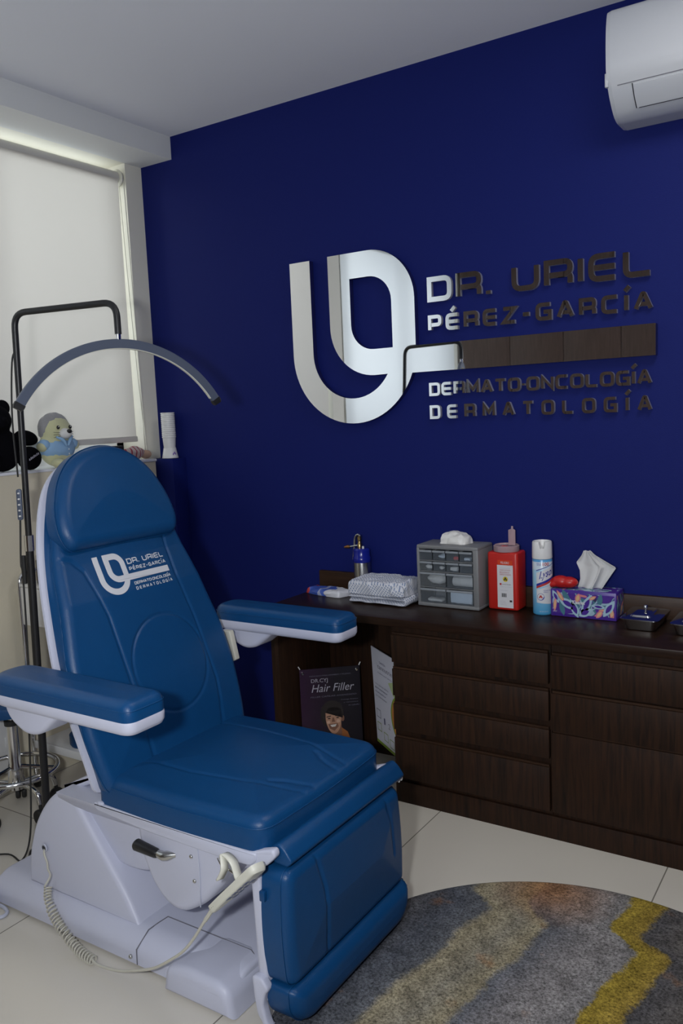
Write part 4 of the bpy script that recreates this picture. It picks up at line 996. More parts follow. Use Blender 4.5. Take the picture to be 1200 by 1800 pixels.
# --- lift arm under the seat
la = rpoly([(1.0, .300), (1.02, .385), (1.10, .425), (1.24, .455), (1.70, .425), (1.705, .385), (1.62, .30), (1.50, .235), (1.385, .245), (1.315, .222), (1.235, .203), (1.15, .212)], [.02, .03, .05, .03, .02, .03, .03, .06, .05, .05, .04, .03], 5)
bm = B(); prism(bm, la, 'y', -1.425, -1.075, .012, 3); arm_ = obj('lift_arm', bm, SH, ch)
lo = rpoly([(1.335, .422), (1.345, .320), (1.380, .250), (1.425, .205), (1.480, .193), (1.555, .236), (1.640, .330), (1.705, .420)], [.02, .03, .05, .05, .05, .05, .05, .02], 6)
bm = B(); prism(bm, lo, 'y', -1.502, -1.32, .022, 4); lob = obj('motor_cover', bm, SH, ch)
bm = B(); tube(bm, [(1.553, -1.5035, .395), (1.556, -1.5045, .33), (1.552, -1.5035, .26), (1.545, -1.497, .232)], .0016, 6); obj('joint_line', bm, M['shell_grey'], lob)
for p in ((1.530, -1.503, .362), (1.536, -1.503, .300)):
    bm = B(); ball(bm, p, .0055, .004, .0055, 12); obj('screw', bm, M['steel'], lob)
bm = B(); prism(bm, [(-1.506, .420), (-1.500, .402), (-1.432, .338), (-1.068, .338), (-1.000, .402), (-.994, .420)], 'x', 1.03, 1.735, .006); obj('seat_skirt', bm, SH, ch)
# --- release lever
bm = B(); tube(bm, [(1.345, -1.512, .352), (1.35, -1.512, .351), (1.418, -1.512, .346), (1.424, -1.512, .346)], [.012, .0155, .0125, .010], 16); lev = obj('release_lever', bm, M['black'], ch)
bm = B(); tube(bm, [(1.420, -1.511, .346), (1.442, -1.511, .344), (1.452, -1.508, .346), (1.475, -1.498, .350)], [.009, .012, .012, .006], 12); obj('lever_shank', bm, M['steel'], lev)
# --- seat shell and cushion
bm = B(); ss = rpoly([(1.205, .436), (1.215, .416), (1.40, .402), (1.66, .398), (1.735, .402), (1.752, .418), (1.752, .436)], [.006, .01, .05, .05, .01, .01, .006], 5)
prism(bm, ss, 'y', -1.522, -.978, .005)
for s_ in (-1, 1):
    ya, yb = sorted((YC+s_*.268, YC+s_*.245)); prism(bm, rpoly([(1.715, .402), (1.740, .392), (1.775, .408), (1.806, .440), (1.800, .456), (1.772, .448), (1.740, .437), (1.715, .436)], [0, .02, .02, .012, .012, .02, .02, 0], 5), 'y', ya, yb, .006)
obj('seat_shell', bm, SH, ch)
SO = (0, 0, .437)
seat_out = rpoly([(1.215, -1.515), (1.500, -1.528), (1.772, -1.515), (1.784, -1.25), (1.772, -.985), (1.50, -.972), (1.215, -.985)], [.03, .3, .05, .3, .05, .3, .03], 8)
c1 = [([(1.20, -1.40), (1.45, -1.405), (1.62, -1.385), (1.79, -1.335)], .0045, .003), ([(1.20, -1.10), (1.45, -1.095), (1.62, -1.115), (1.79, -1.165)], .0045, .003),
      ([(1.665, -1.350), (1.70, -1.325), (1.755, -1.305), (1.79, -1.30)], .006, .0045), ([(1.665, -1.150), (1.70, -1.175), (1.755, -1.195), (1.79, -1.20)], .006, .0045)]
bm, _ = pad(seat_out, .076, .030, frame(SO, (1, 0, 0), (0, 1, 0)), dome=.020, crease=c1, K=90, NP=360, piping=.0016)
obj('seat_cushion', bm, LE, ch, ang=60)
bm = B()
for s in (-1, 1):
    ball(bm, (1.232, YC+s*.268, .438), .012, .008, .006, 12)
obj('shell_clip', bm, SH, ch)
# front flap between the seat and the leg rest
bm = B(); sh = [(1.756, .425), (1.776, .448), (1.795, .458), (1.812, .446), (1.832, .420), (1.818, .404), (1.780, .408)]
prism(bm, rpoly(sh, .008, 4), 'y', -1.492, -.962, .006); 
crumple(bm, .003, 9, 4); obj('front_flap', bm, LE, ch, ang=50)
for yy in (-.962, -.948):
    bm = B(); tube(bm, arc3 if False else [(1.80+.012*math.cos(a), yy, .40+.012*math.sin(a)) for a in [PI*k/8-.6 for k in range(9)]], .0035, 8); obj('elastic_loop', bm, M['white_plastic'], ch)
# --- leg rest
bm = B(); prism(bm, rpoly([(1.728, .405), (1.756, .405), (1.764, .075), (1.738, .070)], .008, 3), 'y', -1.518, -.982, .006); obj('leg_rest_shell', bm, SH, ch)
Fc = frame((1.757, YC, .255), (0, 1, 0), (-.03, 0, 1))
Fc = Matrix(((0, -.02, 1, 1.757), (1, 0, 0, YC), (0, 1, .02, .258), (0, 0, 0, 1)))
cal = rpoly([(-.262, -.138), (.262, -.138), (.272, 0), (.258, .142), (-.258, .142), (-.272, 0)], [.03, .03, .2, .03, .03, .2], 7)
cc = [([(-.150, .15), (-.128, .05), (-.122, -.15)], .005, .005), ([(.175, .15), (.195, .06), (.200, -.03)], .005, .004)]
bm, _ = pad(cal, .078, .028, Fc, dome=.014, crease=cc, K=70, NP=300, piping=.0015); obj('calf_pad', bm, LE, ch, ang=60)
Ff = Matrix(((0, -.02, 1, 1.762), (1, 0, 0, YC), (0, 1, .02, .072), (0, 0, 0, 1)))
fo = rpoly([(-.225, -.054), (.225, -.054), (.270, -.012), (.270, .050), (-.270, .050), (-.270, -.012)], [.06, .06, .05, .012, .012, .05], 8)
bm, _ = pad(fo, .090, .036, Ff, dome=.012, K=30, NP=200, piping=.0013); obj('foot_pad', bm, LE, ch, ang=60)
for s in (-1, 1):
    bm = B(); yo = YC+s*.272; prism(bm, rpoly([(1.728, .140), (1.757, .140), (1.776, .116), (1.764, .100), (1.757, .070), (1.766, .034), (1.778, .014), (1.758, .018), (1.738, .045), (1.731, .09)], .010, 4), 'y', yo-.012, yo+.012, .006); obj('foot_pad_bracket', bm, SH, ch)
    bm = B(); box(bm, 1.757, 1.772, YC+s*.268-.006, YC+s*.268+.006, .325, .350, .002); obj('strap_tab', bm, LE, ch)
# --- backrest
kb_ = .296; Ub = Vector((-kb_, 0, 1)).normalized(); Nb = Vector((1, 0, kb_)).normalized(); Vb = Vector((0, 1, 0))
q_ = math.sqrt(1+kb_*kb_)
def bframe(d): 
    o = Vector((1.283, YC, .5))-Nb*d
    m_ = Matrix((Vb, Ub, Nb)).transposed().to_4x4(); m_.translation = o; return m_
def zu(z): return (z-.5)*q_
ZB = [.475, .53, .60, .70, .80, .92, 1.02, 1.11, 1.20, 1.27, 1.32, 1.345]
HWW = [.268, .270, .275, .284, .290, .275, .260, .240, .208, .170, .110, .035]
HWF = [.272, .286, .296, .302, .294, .268, .250, .228, .195, .15, .095, .028]
def sym(H, rnd, n=5, dz=0):
    pr = [(h, zu(z+dz)) for z, h in zip(ZB, H)]
    return rpoly(pr+[(-h, u) for h, u in pr[::-1]], rnd, n)
rr_ = [.025]+[.05]*22+[.025]
front_o = sym(HWF, rr_); wing_o = sym(HWW, rr_); shell_o = sym([h+.011 for h in HWW], rr_, dz=.006)
bm, _ = pad(shell_o, .014, .006, bframe(.073), K=10, NP=240); obj('back_shell', bm, SH, ch)
def Tb(X):
    u = X[:, 1]; return np.interp(u, [0, zu(.7), zu(.95), zu(1.05), zu(1.3)], [.066, .066, .060, .046, .040])
cb = [([(-.235, zu(1.075)), (-.19, zu(1.06)), (-.165, zu(1.03)), (-.137, zu(.90)), (-.128, zu(.72)), (-.11, zu(.46))], .0048, .0045), ([(.155, zu(1.09)), (.150, zu(.96)), (.172, zu(.83)), (.188, zu(.64)), (.160, zu(.46))], .0048, .0045),
      ([(.03+.14*math.cos(a), zu(.735)+.14*math.sin(a)) for a in [2*PI*k/48 for k in range(49)]], .0042, .0030)]
bm, hb = pad(front_o, .066, .028, bframe(.066), back=wing_o, dome=.012, crease=cb, K=115, NP=420, Tfun=Tb, piping=.0013, zback=.011)
backp = obj('backrest', bm, LE, ch, ang=60)
# headrest
hd = [(-.200, zu(1.085)), (.196, zu(1.085)), (.216, zu(1.13)), (.205, zu(1.20)), (.165, zu(1.285)), (.095, zu(1.345)), (0, zu(1.368)), (-.105, zu(1.345)), (-.175, zu(1.285)), (-.214, zu(1.20)), (-.222, zu(1.13))]
bm, _ = pad(rpoly(hd, [.022, .03, .05, .08, .08, .08, .08, .08, .08, .08, .05], 6), .066, .034, bframe(.046), dome=.012, K=44, NP=220, piping=.0017); obj('headrest', bm, LE, ch, ang=60)
# printed emblem on the backrest: same drawing as the wall sign, laid on the upholstery
FB = bframe(.066)
Lx0, Lu0, Lw, Lsx = -.131, zu(.948), .258, .258/1.449
def on_back(x, z, off):
    vv_ = Lx0+(x-.843)*Lsx; uu = Lu0+(z-1.381)*Lsx*1.0
    h = float(hb([[vv_, uu]])[0]); return FB @ Vector((vv_, uu, h+.0012+off))
bm = poly_curve([EMB, EMBH], 0)
bmesh.ops.triangulate(bm, faces=bm.faces)
bmesh.ops.subdivide_edges(bm, edges=[e for e in bm.edges if e.calc_length() > .12], cuts=3)
P_ = [v.co.copy() for v in bm.verts]
for v, p in zip(bm.verts, P_): v.co = on_back(p.x, p.y, 0)
obj('emblem_print', bm, M['letter_white'], backp, smooth=False)
for s, xa, xb, z0, cap, wd, gap in LINES:
    bm = B()
    for chx, st in line_letters(s, xa, xb, z0, cap, wd*.95, gap):
        for pts, cl in st: stroke(bm, pts, wd*.95, -.0004, 0, cl, fn=lambda x, y, z: on_back(x, y, z))
    for f in bm.faces: f.material_index = 0
    obj('lettering_print', bm, M['letter_white'], backp, smooth=False)
# --- arm rests
def armrest(s):
    yc = YC+s*.407; yc = YC-.410 if s < 0 else YC+.408; zo = .004 if s < 0 else 0
    out = rpoly([(1.090, yc-.062), (1.590, yc-.060), (1.590, yc+.060), (1.090, yc+.062)], [.062, .030, .030, .062], 8)
    bm, _ = pad(out, .050, .025, frame((0, 0, .772+zo), (1, 0, 0), (0, 1, 0)), dome=.009, K=26, NP=180, piping=.0013); a = obj('armrest_pad', bm, LE, ch, ang=60)
    inn = [(1.34+(p[0]-1.34)*.965, yc+(p[1]-yc)*.90) for p in out]; 
    bm = B(); n_ = len(out); rings = []
    for (k, z) in ((.80, .744), (.93, .748), (1.0, .757), (1.012, .772), (1.0, .777)):
        rings.append([bm.verts.new((1.34+(p[0]-1.34)*(1-(1-k)*.25), yc+(p[1]-yc)*k, z+zo)) for p in out])
    bm.faces.new(rings[0]); bm.faces.new(rings[-1][::-1])
    for a_, b_ in zip(rings[:-1], rings[1:]):
        for i in range(n_): bm.faces.new((a_[i], a_[(i+1) % n_], b_[(i+1) % n_], b_[i]))
    obj('armrest_shell', bm, SH, ch, ang=45)
    bm = B(); bp = rpoly([(1.125, .762), (1.145, .715), (1.205, .684), (1.255, .690), (1.350, .762)], [.01, .03, .04, .03, .02], 6)
    prism(bm, bp, 'y', yc-.046, yc+.046, .014, 4); obj('armrest_boss', bm, SH, ch)
    bm = B(); y_in = YC+s*.255; y_out = yc-s*.03
    lathe(bm, [(0, min(y_in, y_out)), (.026, min(y_in, y_out)), (.026, max(y_in, y_out)), (0, max(y_in, y_out))], n=24, M4=Matrix.Translation((1.155, 0, .722)) @ Matrix.Rotation(-PI/2, 4, 'X')); obj('armrest_pivot', bm, M['shell_grey'], ch)
armrest(-1); armrest(1)
bm = B(); prism(bm, rpoly([(1.175, .755), (1.205, .755), (1.225, .665), (1.205, .655)], .004, 2), 'y', -.945, -.925, .003); obj('armrest_bracket', bm, M['cable'], ch)
# hook for the hand control
bm = B(); tube(bm, rpoly([(1.700, -1.50, .432), (1.690, -1.558, .430), (1.700, -1.560, .404), (1.74, -1.558, .395), (1.742, -1.52, .40)], .006, 4, closed=False) if False else [(1.690, -1.505, .412), (1.672, -1.545, .420), (1.664, -1.552, .418), (1.676, -1.556, .409), (1.700, -1.556, .402), (1.716, -1.556, .396)], .0026, 8); obj('control_hook', bm, M['chrome'], ch)

# ================================================================== hand control hanging on the hook
t = thing('hand_control', 'ivory hand control with coiled cable hanging on the chair hook', 'remote control', (1.71, -1.56, .30))
a0, a1 = Vector((1.642, -1.558, .288)), Vector((1.795, -1.558, .437)); ax = (a1-a0).normalized(); ln = (a1-a0).length
nn = Vector((.69, -.22, -.70)); nn = (nn-ax*nn.dot(ax)).normalized(); sd = nn.cross(ax)
Fh = Matrix((ax, sd, nn)).transposed().to_4x4(); Fh.translation = a0
ho = rpoly([(0, -.010), (.055, -.016), (ln-.01, -.023), (ln, -.013), (ln, .013), (ln-.01, .023), (.055, .016), (0, .010)], [.008, .04, .02, .012, .012, .02, .04, .008], 5)
bm, _ = pad(ho, .019, .007, Fh @ Matrix.Translation((0, 0, -.0095)), K=14, NP=90); body = obj('handset', bm, M['ivory'], t)
for i in range(4):
    for j in (-1, 1):
        bm = B(); box(bm, .085+i*.024-.008, .085+i*.024+.008, j*.009-.006, j*.009+.006, .0092, .0105, .001); bm.transform(Fh); obj('button', bm, M['blue_button'] if 'blue_button' in M else M.setdefault('blue_button', mat('grey blue key', (.16, .18, .26), .5)), body)
bm = B(); 
for i in range(3): tube(bm, [Fh @ Vector((.010+i*.007, -.014+.0, .0)), Fh @ Vector((.010+i*.007, 0, -.0100)), Fh @ Vector((.010+i*.007, .014, 0))], .0012, 6)
obj('strain_relief', bm, M['cable'], body)
mid = a0+ax*ln*.62; bk = -nn
cl = [mid+bk*.012, mid+bk*.030+Vector((-.006, 0, .022)), mid+bk*.036+Vector((-.030, -.002, .030)), Vector((1.694, -1.566, .409)), Vector((1.682, -1.570, .382))]
bm = B(); w2_ = .0105; prev = None
for p in bez(cl, 28):
    cur = [bm.verts.new(p-Vector((.5, .0, -.5))*0-sd*w2_), bm.verts.new(p+sd*w2_)]
    if prev: bm.faces.new((prev[0], prev[1], cur[1], cur[0]))
    prev = cur
obj('hanging_clip', bm, M['ivory'], body, mods=[('SOLIDIFY', dict(thickness=.0035))])
path = bez([(1.642, -1.558, .288), (1.612, -1.561, .245), (1.580, -1.563, .198), (1.545, -1.565, .156), (1.502, -1.567, .120), (1.445, -1.569, .080), (1.380, -1.570, .051), (1.315, -1.571, .028), (1.252, -1.572, .018), (1.222, -1.571, .018), (1.208, -1.568, .022)], 70)
bm = B(); tube(bm, path, [.0052]*6+[.0036]*(len(path)-6), 8)
obj('straight_cord', bm, M['cable'], t)
ctr = bez([(1.212, -1.566, .016), (1.16, -1.560, .017), (1.11, -1.552, .026), (1.06, -1.546, .050), (1.025, -1.541, .074), (.990, -1.530, .104), (.970, -1.512, .128)], 220)
turns = 26; cp = []
Nn = 26*16
for k in range(Nn+1):
    f_ = k/Nn*(len(ctr)-1); i = min(int(f_), len(ctr)-2); p = ctr[i].lerp(ctr[i+1], f_-i); tg = (ctr[i+1]-ctr[i]).normalized()
    u_ = Vector((0, -1, 0)); u_ = (u_-tg*u_.dot(tg)).normalized(); v_ = tg.cross(u_); R_ = .0118*(1 if k < Nn*.75 else .8)
    a_ = 2*PI*turns*k/Nn; cp.append(p+u_*R_*math.cos(a_)+v_*R_*math.sin(a_))
bm = B(); tube(bm, cp, .0024, 6); obj('coiled_cord', bm, M['cable'], t)
bm = B(); tube(bm, bez([cp[-1], (.964, -1.498, .150), (.940, -1.486, .158), (.925, -1.476, .17), (.912, -1.474, .19), (.905, -1.466, .204)], 30), .0028, 6); obj('straight_cord', bm, M['cable'], t)

# ================================================================== half-moon lamp on its stand
t = thing('floor_lamp', 'black half moon lamp arching over the chair from a tall post', 'floor lamp', (.60, -1.25, 0))
pb, pt = Vector((.618, -1.245, .015)), Vector((.700, -1.262, 1.765))
at = lambda z: pb.lerp(pt, (z-pb.z)/(pt.z-pb.z))
bm = B(); lathe(bm, [(0, .001), (.073, .001), (.075, .004), (.073, .010), (.03, .016), (.018, .03), (0, .03)], (.612, -1.232, 0), 40); obj('base_disc', bm, M['black'], t)
bm = B(); tube(bm, [at(.016), at(1.075)], .0125, 14); obj('lower_post', bm, M['black'], t)
bm = B(); tube(bm, [at(1.035), at(1.085)], .0145, 14); obj('post_clamp', bm, M['chrome'], t)
lt = Vector((1.068, -1.190, 1.762))
path = [at(1.075), at(1.60)] + rpoly([tuple(at(1.60)), tuple(at(1.768)), tuple(lt+Vector((0, 0, .006))), tuple(lt-Vector((0, 0, .085)))], [0, .045, .045, 0], 7, closed=False)[1:]
bm = B(); tube(bm, path, .0098, 14); obj('upper_post', bm, M['black'], t)
bm = B(); tube(bm, [lt-Vector((0, 0, .084)), lt-Vector((0, 0, .112))], .0075, 12); obj('swivel', bm, M['chrome'], t)
# the arc: ends at (.965,-1.47,1.49) and (1.17,-.91,1.487), top under the swivel
top = lt-Vector((0, 0, .108)); e1, e2 = Vector((.968, -1.468, 1.488)), Vector((1.172, -.905, 1.488)); hx = (e2-e1)/2; half = hx.length; hx.normalize(); midp = (e1+e2)/2
rise = top.z-midp.z; Rr = (half*half+rise*rise)/(2*rise); cz = top.z-Rr; amax = math.asin(half/Rr); side = hx.cross(Vector((0, 0, 1)))
bm = B(); rings = []
prf = [(-.0075, -.013), (-.0075, .010), (-.005, .013), (.005, .013), (.0075, .010), (.0075, -.013)]
for k in range(61):
    a_ = -amax+2*amax*k/60; rad = Vector((hx.x*math.sin(a_), hx.y*math.sin(a_), math.cos(a_))); c_ = Vector((midp.x, midp.y, cz))+rad*(Rr-.004)
    rings.append([bm.verts.new(c_+side*p[0]+rad*p[1]) for p in prf])
for a_, b_ in zip(rings[:-1], rings[1:]):
    for i in range(6): bm.faces.new((a_[i], a_[(i+1) % 6], b_[(i+1) % 6], b_[i]))
bm.faces.new(rings[0][::-1]); bm.faces.new(rings[-1])
M['lamp_grey'] = mat('slate grey aluminium', (.10, .12, .17), .38, .3)
hd_ = obj('lamp_arc', bm, M['lamp_grey'], t, ang=30)
bm = B(); rings = []
for k in range(61):
    a_ = (-amax+2*amax*k/60)*.97; rad = Vector((hx.x*math.sin(a_), hx.y*math.sin(a_), math.cos(a_))); c_ = Vector((midp.x, midp.y, cz))+rad*(Rr-.004)
    rings.append([bm.verts.new(c_+side*p[0]+rad*p[1]) for p in ((-.006, -.0125), (.006, -.0125), (.0055, -.0150), (-.0055, -.0150))])
for a_, b_ in zip(rings[:-1], rings[1:]):
    for i in range(4): bm.faces.new((a_[i], a_[(i+1) % 4], b_[(i+1) % 4], b_[i]))
obj('light_strip', bm, M['ivory'], hd_)
for a_ in (-amax, amax):
    bm = B(); ring = []
    for da, g in ((-.0, 1.12), (.028, 1.12), (.05, .9)):
        aa = a_+(da if a_ > 0 else -da); rad = Vector((hx.x*math.sin(aa), hx.y*math.sin(aa), math.cos(aa))); c_ = Vector((midp.x, midp.y, cz))+rad*(Rr-.004)
        ring.append([bm.verts.new(c_+side*p[0]*g+rad*p[1]*g) for p in prf])
    for r0_, r1_ in zip(ring[:-1], ring[1:]):
        for i in range(6): bm.faces.new((r0_[i], r0_[(i+1) % 6], r1_[(i+1) % 6], r1_[i]))
    bm.faces.new(ring[0]); bm.faces.new(ring[-1]); obj('end_cap', bm, M['black'], hd_, ang=30)
bm = B(); p0 = at(1.16)+Vector((-.005, -.022, 0)); 
Fr_ = frame(at(1.135)+Vector((-.008, -.019, 0)), (.8, .6, 0), (.05, -.01, 1)); prism(bm, rpoly([(-.008, 0), (.008, 0), (.008, .098), (-.008, .098)], .007, 4), 'z', -.005, .005, .002); bm.transform(Fr_)
ct = obj('inline_dimmer', bm, M['lamp_grey'], t)
for i in range(5):
    bm = B(); ball(bm, Fr_ @ Vector((0, .013+i*.018, .0055)), .004, .004, .003, 10); obj('button', bm, M['white_plastic'], ct)
bm = B(); sd_ = Vector((-.013, -.011, 0))
tube(bm, bez([at(1.66), at(1.62)+sd_*.9, at(1.45)+sd_*1.5, at(1.27)+sd_*1.2], 20), .0028, 6)
tube(bm, bez([at(1.135)+sd_*1.3, at(1.0)+sd_*1.7, at(.95)+sd_*1.5, at(.7)+sd_*1.6, at(.5)+sd_*2.2, at(.30)+sd_*2.6, (.60, -1.30, .09), (.585, -1.33, .012), (.50, -1.32, .006), (.40, -1.38, .006), (.25, -1.36, .006)], 70), .003, 6)
obj('power_cord', bm, M['black_rubber'], t)
bm = B(); tube(bm, [at(.93)+sd_*1.2, at(1.02)+sd_*1.2], .0075, 10); obj('cord_sleeve', bm, M['black_rubber'], t)

# ================================================================== things on the sill
ZL = ZS+.0005
RM = lambda v=.006: [('REMESH', dict(mode='VOXEL', voxel_size=v, use_smooth_shade=True)), ('SMOOTH', dict(factor=.6, iterations=8))]
plush_y = mat('pale lime plush', (.60, .60, .36), .95, bump=.6, bscale=350, sheen=.3); plush_g = mat('grey fluffy plush', (.30, .30, .31), .95, bump=1.0, bscale=180, sheen=.4); plush_w = mat('white plush', (.72, .72, .70), .95, bump=.6, bscale=300)
shirt = mat('light blue cloth', (.28, .46, .68), .85, bump=.5, bscale=60); plush_k = mat('black plush', (.0025, .0025, .004), .95, bump=.6, bscale=300, spec=.1)
hx0, hy0 = .054, -.640
# faces +x, turned a little to +y
Rz = Matrix.Rotation(.14, 3, 'Z')
P3 = lambda x, y, z: Vector((hx0, hy0, ZL))+Rz @ Vector((x, y, z))
t = thing('plush_hedgehog', 'pale green hedgehog plush in a light blue shirt on the sill', 'plush toy', (hx0, hy0, ZL))
bm = B(); ball(bm, P3(0, 0, .082), .048, .088, .080, 28, Rz); ball(bm, P3(.006, 0, .150), .046, .074, .062, 28, Rz)
hb_ = obj('body', bm, plush_y, t, mods=RM())
bm = B(); ball(bm, P3(-.006, 0, .160), .045, .080, .066, 28, Rz)
for v in bm.verts:
    q = Rz.transposed() @ (v.co-Vector((hx0, hy0, ZL)))
bmesh.ops.bisect_plane(bm, geom=bm.verts[:]+bm.edges[:]+bm.faces[:], plane_co=P3(.018, 0, .16), plane_no=Rz @ Vector((1, 0, -.42)), clear_outer=True)
bm2 = None
bmesh.ops.holes_fill(bm, edges=[e for e in bm.edges if e.is_boundary])
crumple(bm, .004, 90, 2); obj('spiny_hair', bm, plush_g, t)
bm = B(); ball(bm, P3(.052, 0, .138), .026, .030, .022, 20, Rz); obj('muzzle', bm, plush_w, t)
bm = B(); ball(bm, P3(.076, 0, .147), .009, .012, .009, 16, Rz); obj('nose', bm, M['black'], t)
for s in (-1, 1):
    bm = B(); ball(bm, P3(.050, s*.034, .164), .006, .0075, .008, 14, Rz); e_ = obj('eye', bm, M['black'], t)
    bm = B(); ball(bm, P3(.055, s*.034-.002, .167), .0018, .002, .002, 8, Rz); obj('eye_glint', bm, M['white_plastic'], e_)
    bm = B()
    for k in range(3): tube(bm, [P3(.054, s*.026, .142-k*.006), P3(.044, s*.056, .145-k*.011)], .0009, 5)
    obj('whiskers', bm, M['black'], t)
    bm = B(); ball(bm, P3(.010, s*.090, .088), .020, .024, .020, 18, Rz); obj('arm', bm, plush_y, t)
    bm = B(); ball(bm, P3(.046, s*.044, .020), .030, .026, .019, 18, Rz); obj('foot', bm, plush_y if s < 0 else plush_w, t)
bm = B(); ball(bm, P3(0, 0, .080), .0525, .0925, .056, 32, Rz)
bmesh.ops.bisect_plane(bm, geom=bm.verts[:]+bm.edges[:]+bm.faces[:], plane_co=P3(0, 0, .034), plane_no=(0, 0, -1), clear_outer=True)
for s in (-1, 1): ball(bm, P3(.008, s*.078, .094), .026, .028, .024, 18, Rz)
crumple(bm, .003, 60, 8); obj('shirt', bm, shirt, t)
for s in (-1, 1):
    bm = B(); pr = [P3(.060, s*.004, .088), P3(.058, s*.020, .112), P3(.046, s*.046, .126)]; tube(bm, bez(pr, 12), [.004+.003*math.sin(PI*k/12) for k in range(13)][:len(bez(pr, 12))], 8); obj('collar', bm, shirt, t)
for k in range(2):
    bm = B(); ball(bm, P3(.0635, .003, .074-k*.018), .002, .003, .003, 10, Rz); obj('button', bm, M['white_plastic'], t)
# black bear, cut off by the frame
bx0, by0 = .044, -.892
P4 = lambda x, y, z: Vector((bx0+x, by0+y, ZL+z))
t = thing('plush_bear', 'black bear plush sitting at the left edge of the sill', 'plush toy', (bx0, by0, ZL))
bm = B(); ball(bm, P4(0, 0, .085), .048, .085, .085, 26); ball(bm, P4(.006, -.025, .200), .050, .072, .064, 26); ball(bm, P4(.058, -.03, .19), .022, .03, .024, 16); obj('body', bm, plush_k, t, mods=RM())
bm = B(); ball(bm, P4(.0, .020, .248), .020, .032, .032, 18); obj('ear', bm, plush_k, t)
bm = B(); ball(bm, P4(.0, -.078, .248), .020, .032, .032, 18); obj('ear', bm, plush_k, t)
bm = B(); ball(bm, P4(.028, .096, .128), .030, .052, .030, 20, Matrix.Rotation(-.25, 3, 'X')); obj('arm', bm, plush_k, t)
bm = B(); ball(bm, P4(.028, -.096, .128), .030, .052, .030, 20); obj('arm', bm, plush_k, t)
bm = B(); ball(bm, P4(.046, .090, .048), .036, .052, .047, 20); ft = obj('leg', bm, plush_k, t)
bm = B(); ball(bm, P4(.046, -.090, .048), .036, .052, .047, 20); obj('leg', bm, plush_k, t)
bm = B()
for k in range(7): box(bm, bx0+.0825, bx0+.0840, by0+.062+k*.007, by0+.0665+k*.007, ZL+.040+k*.0035, ZL+.048+k*.0035+(k % 2)*.002)
obj('stitching', bm, M['print_grey'], ft)
# stack of white cups on the pipe chase
zc = ZS-.0025
t = thing('paper_cup', 'white cup stood upside down under the stack of cups', 'cup', (.112, -.048, zc), 'stacked white cups')
bm = B(); lathe(bm, [(.0375, .001), (.0385, .003), (.0375, .005), (.0285, .050), (.0275, .050), (.0365, .004)], (.112, -.048, zc), 36); obj('cup_wall', bm, M['white_plastic'], t)
bm = B()
for k in range(3):
    a_ = -.35+k*.18; rr = .0342
    ball(bm, (.112+rr*math.cos(a_), -.048+rr*math.sin(a_), zc+.020+.006*(k % 2)), .002, .004, .006, 10)
obj('purple_print', bm, mat('purple print', (.25, .16, .45), .5), t)
cupm = bpy.data.meshes.new('plastic_cup'); bm = B(); lathe(bm, [(.0270, 0), (.0305, .046), (.0322, .047), (.0328, .0495), (.0318, .052), (.0300, .0515), (.0262, .002), (0, .001), (0, 0)], (0, 0, 0), 32); finish(bm); bm.to_mesh(cupm); bm.free(); cupm.materials.append(M['white_plastic'])
NC = 13
for k in range(NC):
    o = bpy.data.objects.new('plastic_cup', cupm); COL.objects.link(o); o.location = (.112, -.048, zc+.0505+k*.0092)
    o['label'] = 'bottom cup of the nested white stack in the corner' if k == 0 else ('topmost cup of the nested white stack in the corner' if k == NC-1 else 'one of the nested white plastic cups in the middle of the stack')
    o['category'] = 'cup'; o['group'] = 'stacked white cups'
# rag doll and dark box behind the headrest
t = thing('cloth_doll', 'pink checked cloth doll lying on the sill near the corner', 'cloth doll', (.045, -.19, ZL))
m, nt, b = nmat('pink checked cloth'); L = nt.links.new
tc = nt.nodes.new('ShaderNodeTexCoord'); wv = nt.nodes.new('ShaderNodeTexWave'); wv.inputs['Scale'].default_value = 14; wv.bands_direction = 'Y'
r = nt.nodes.new('ShaderNodeValToRGB'); e = r.color_ramp.elements; e[0].color = (.62, .50, .48, 1); e[1].color = (.40, .06, .09, 1); e[0].position = .72; e[1].position = .9
L(tc.outputs['Object'], wv.inputs['Vector']); L(wv.outputs['Fac'], r.inputs[0]); L(r.outputs[0], b.inputs['Base Color']); b.inputs['Roughness'].default_value = .9
bm = B(); ball(bm, (.045, -.215, ZL+.032), .034, .062, .030, 24); crumple(bm, .006, 40, 3); obj('dress', bm, m, t)
bm = B(); ball(bm, (.047, -.140, ZL+.022), .022, .030, .020, 18); obj('head', bm, mat('tan cloth', (.50, .33, .24), .9), t)
bm = B(); box(bm, .006, .066, -.355, -.285, ZL, ZL+.070, .004); single('black_box', bm, M['black'], 'small black box on the sill behind the headrest', 'box', (.036, -.32, ZL))

# ================================================================== stool and trolley behind the chair
sx_, sy_ = .268, -1.108
t = thing('rolling_stool', 'chrome rolling stool with foot ring behind the chair', 'stool', (sx_, sy_, 0))
bm = B(); lathe(bm, [(0, .405), (.120, .405), (.146, .412), (.150, .428), (.146, .448), (.12, .458), (0, .462)], (sx_, sy_, 0), 40); obj('seat', bm, LE, t)
bm = B(); lathe(bm, [(0, .36), (.013, .36), (.013, .405), (0, .405)], (sx_, sy_, 0), 20); obj('gas_rod', bm, M['chrome'], t)
bm = B(); lathe(bm, [(0, .10), (.026, .10), (.030, .12), (.026, .19), (.022, .20), (.022, .345), (0, .345)], (sx_, sy_, 0), 28); obj('column', bm, M['chrome'], t)
bm = B(); lathe(bm, [(0, .344), (.025, .344), (.026, .362), (0, .365)], (sx_, sy_, 0), 24); obj('column_collar', bm, M['black_rubber'], t)
bm = B(); tube(bm, [(sx_+.148*math.cos(a), sy_+.148*math.sin(a), .172) for a in [2*PI*k/48 for k in range(48)]], .0095, 10, closed=True)
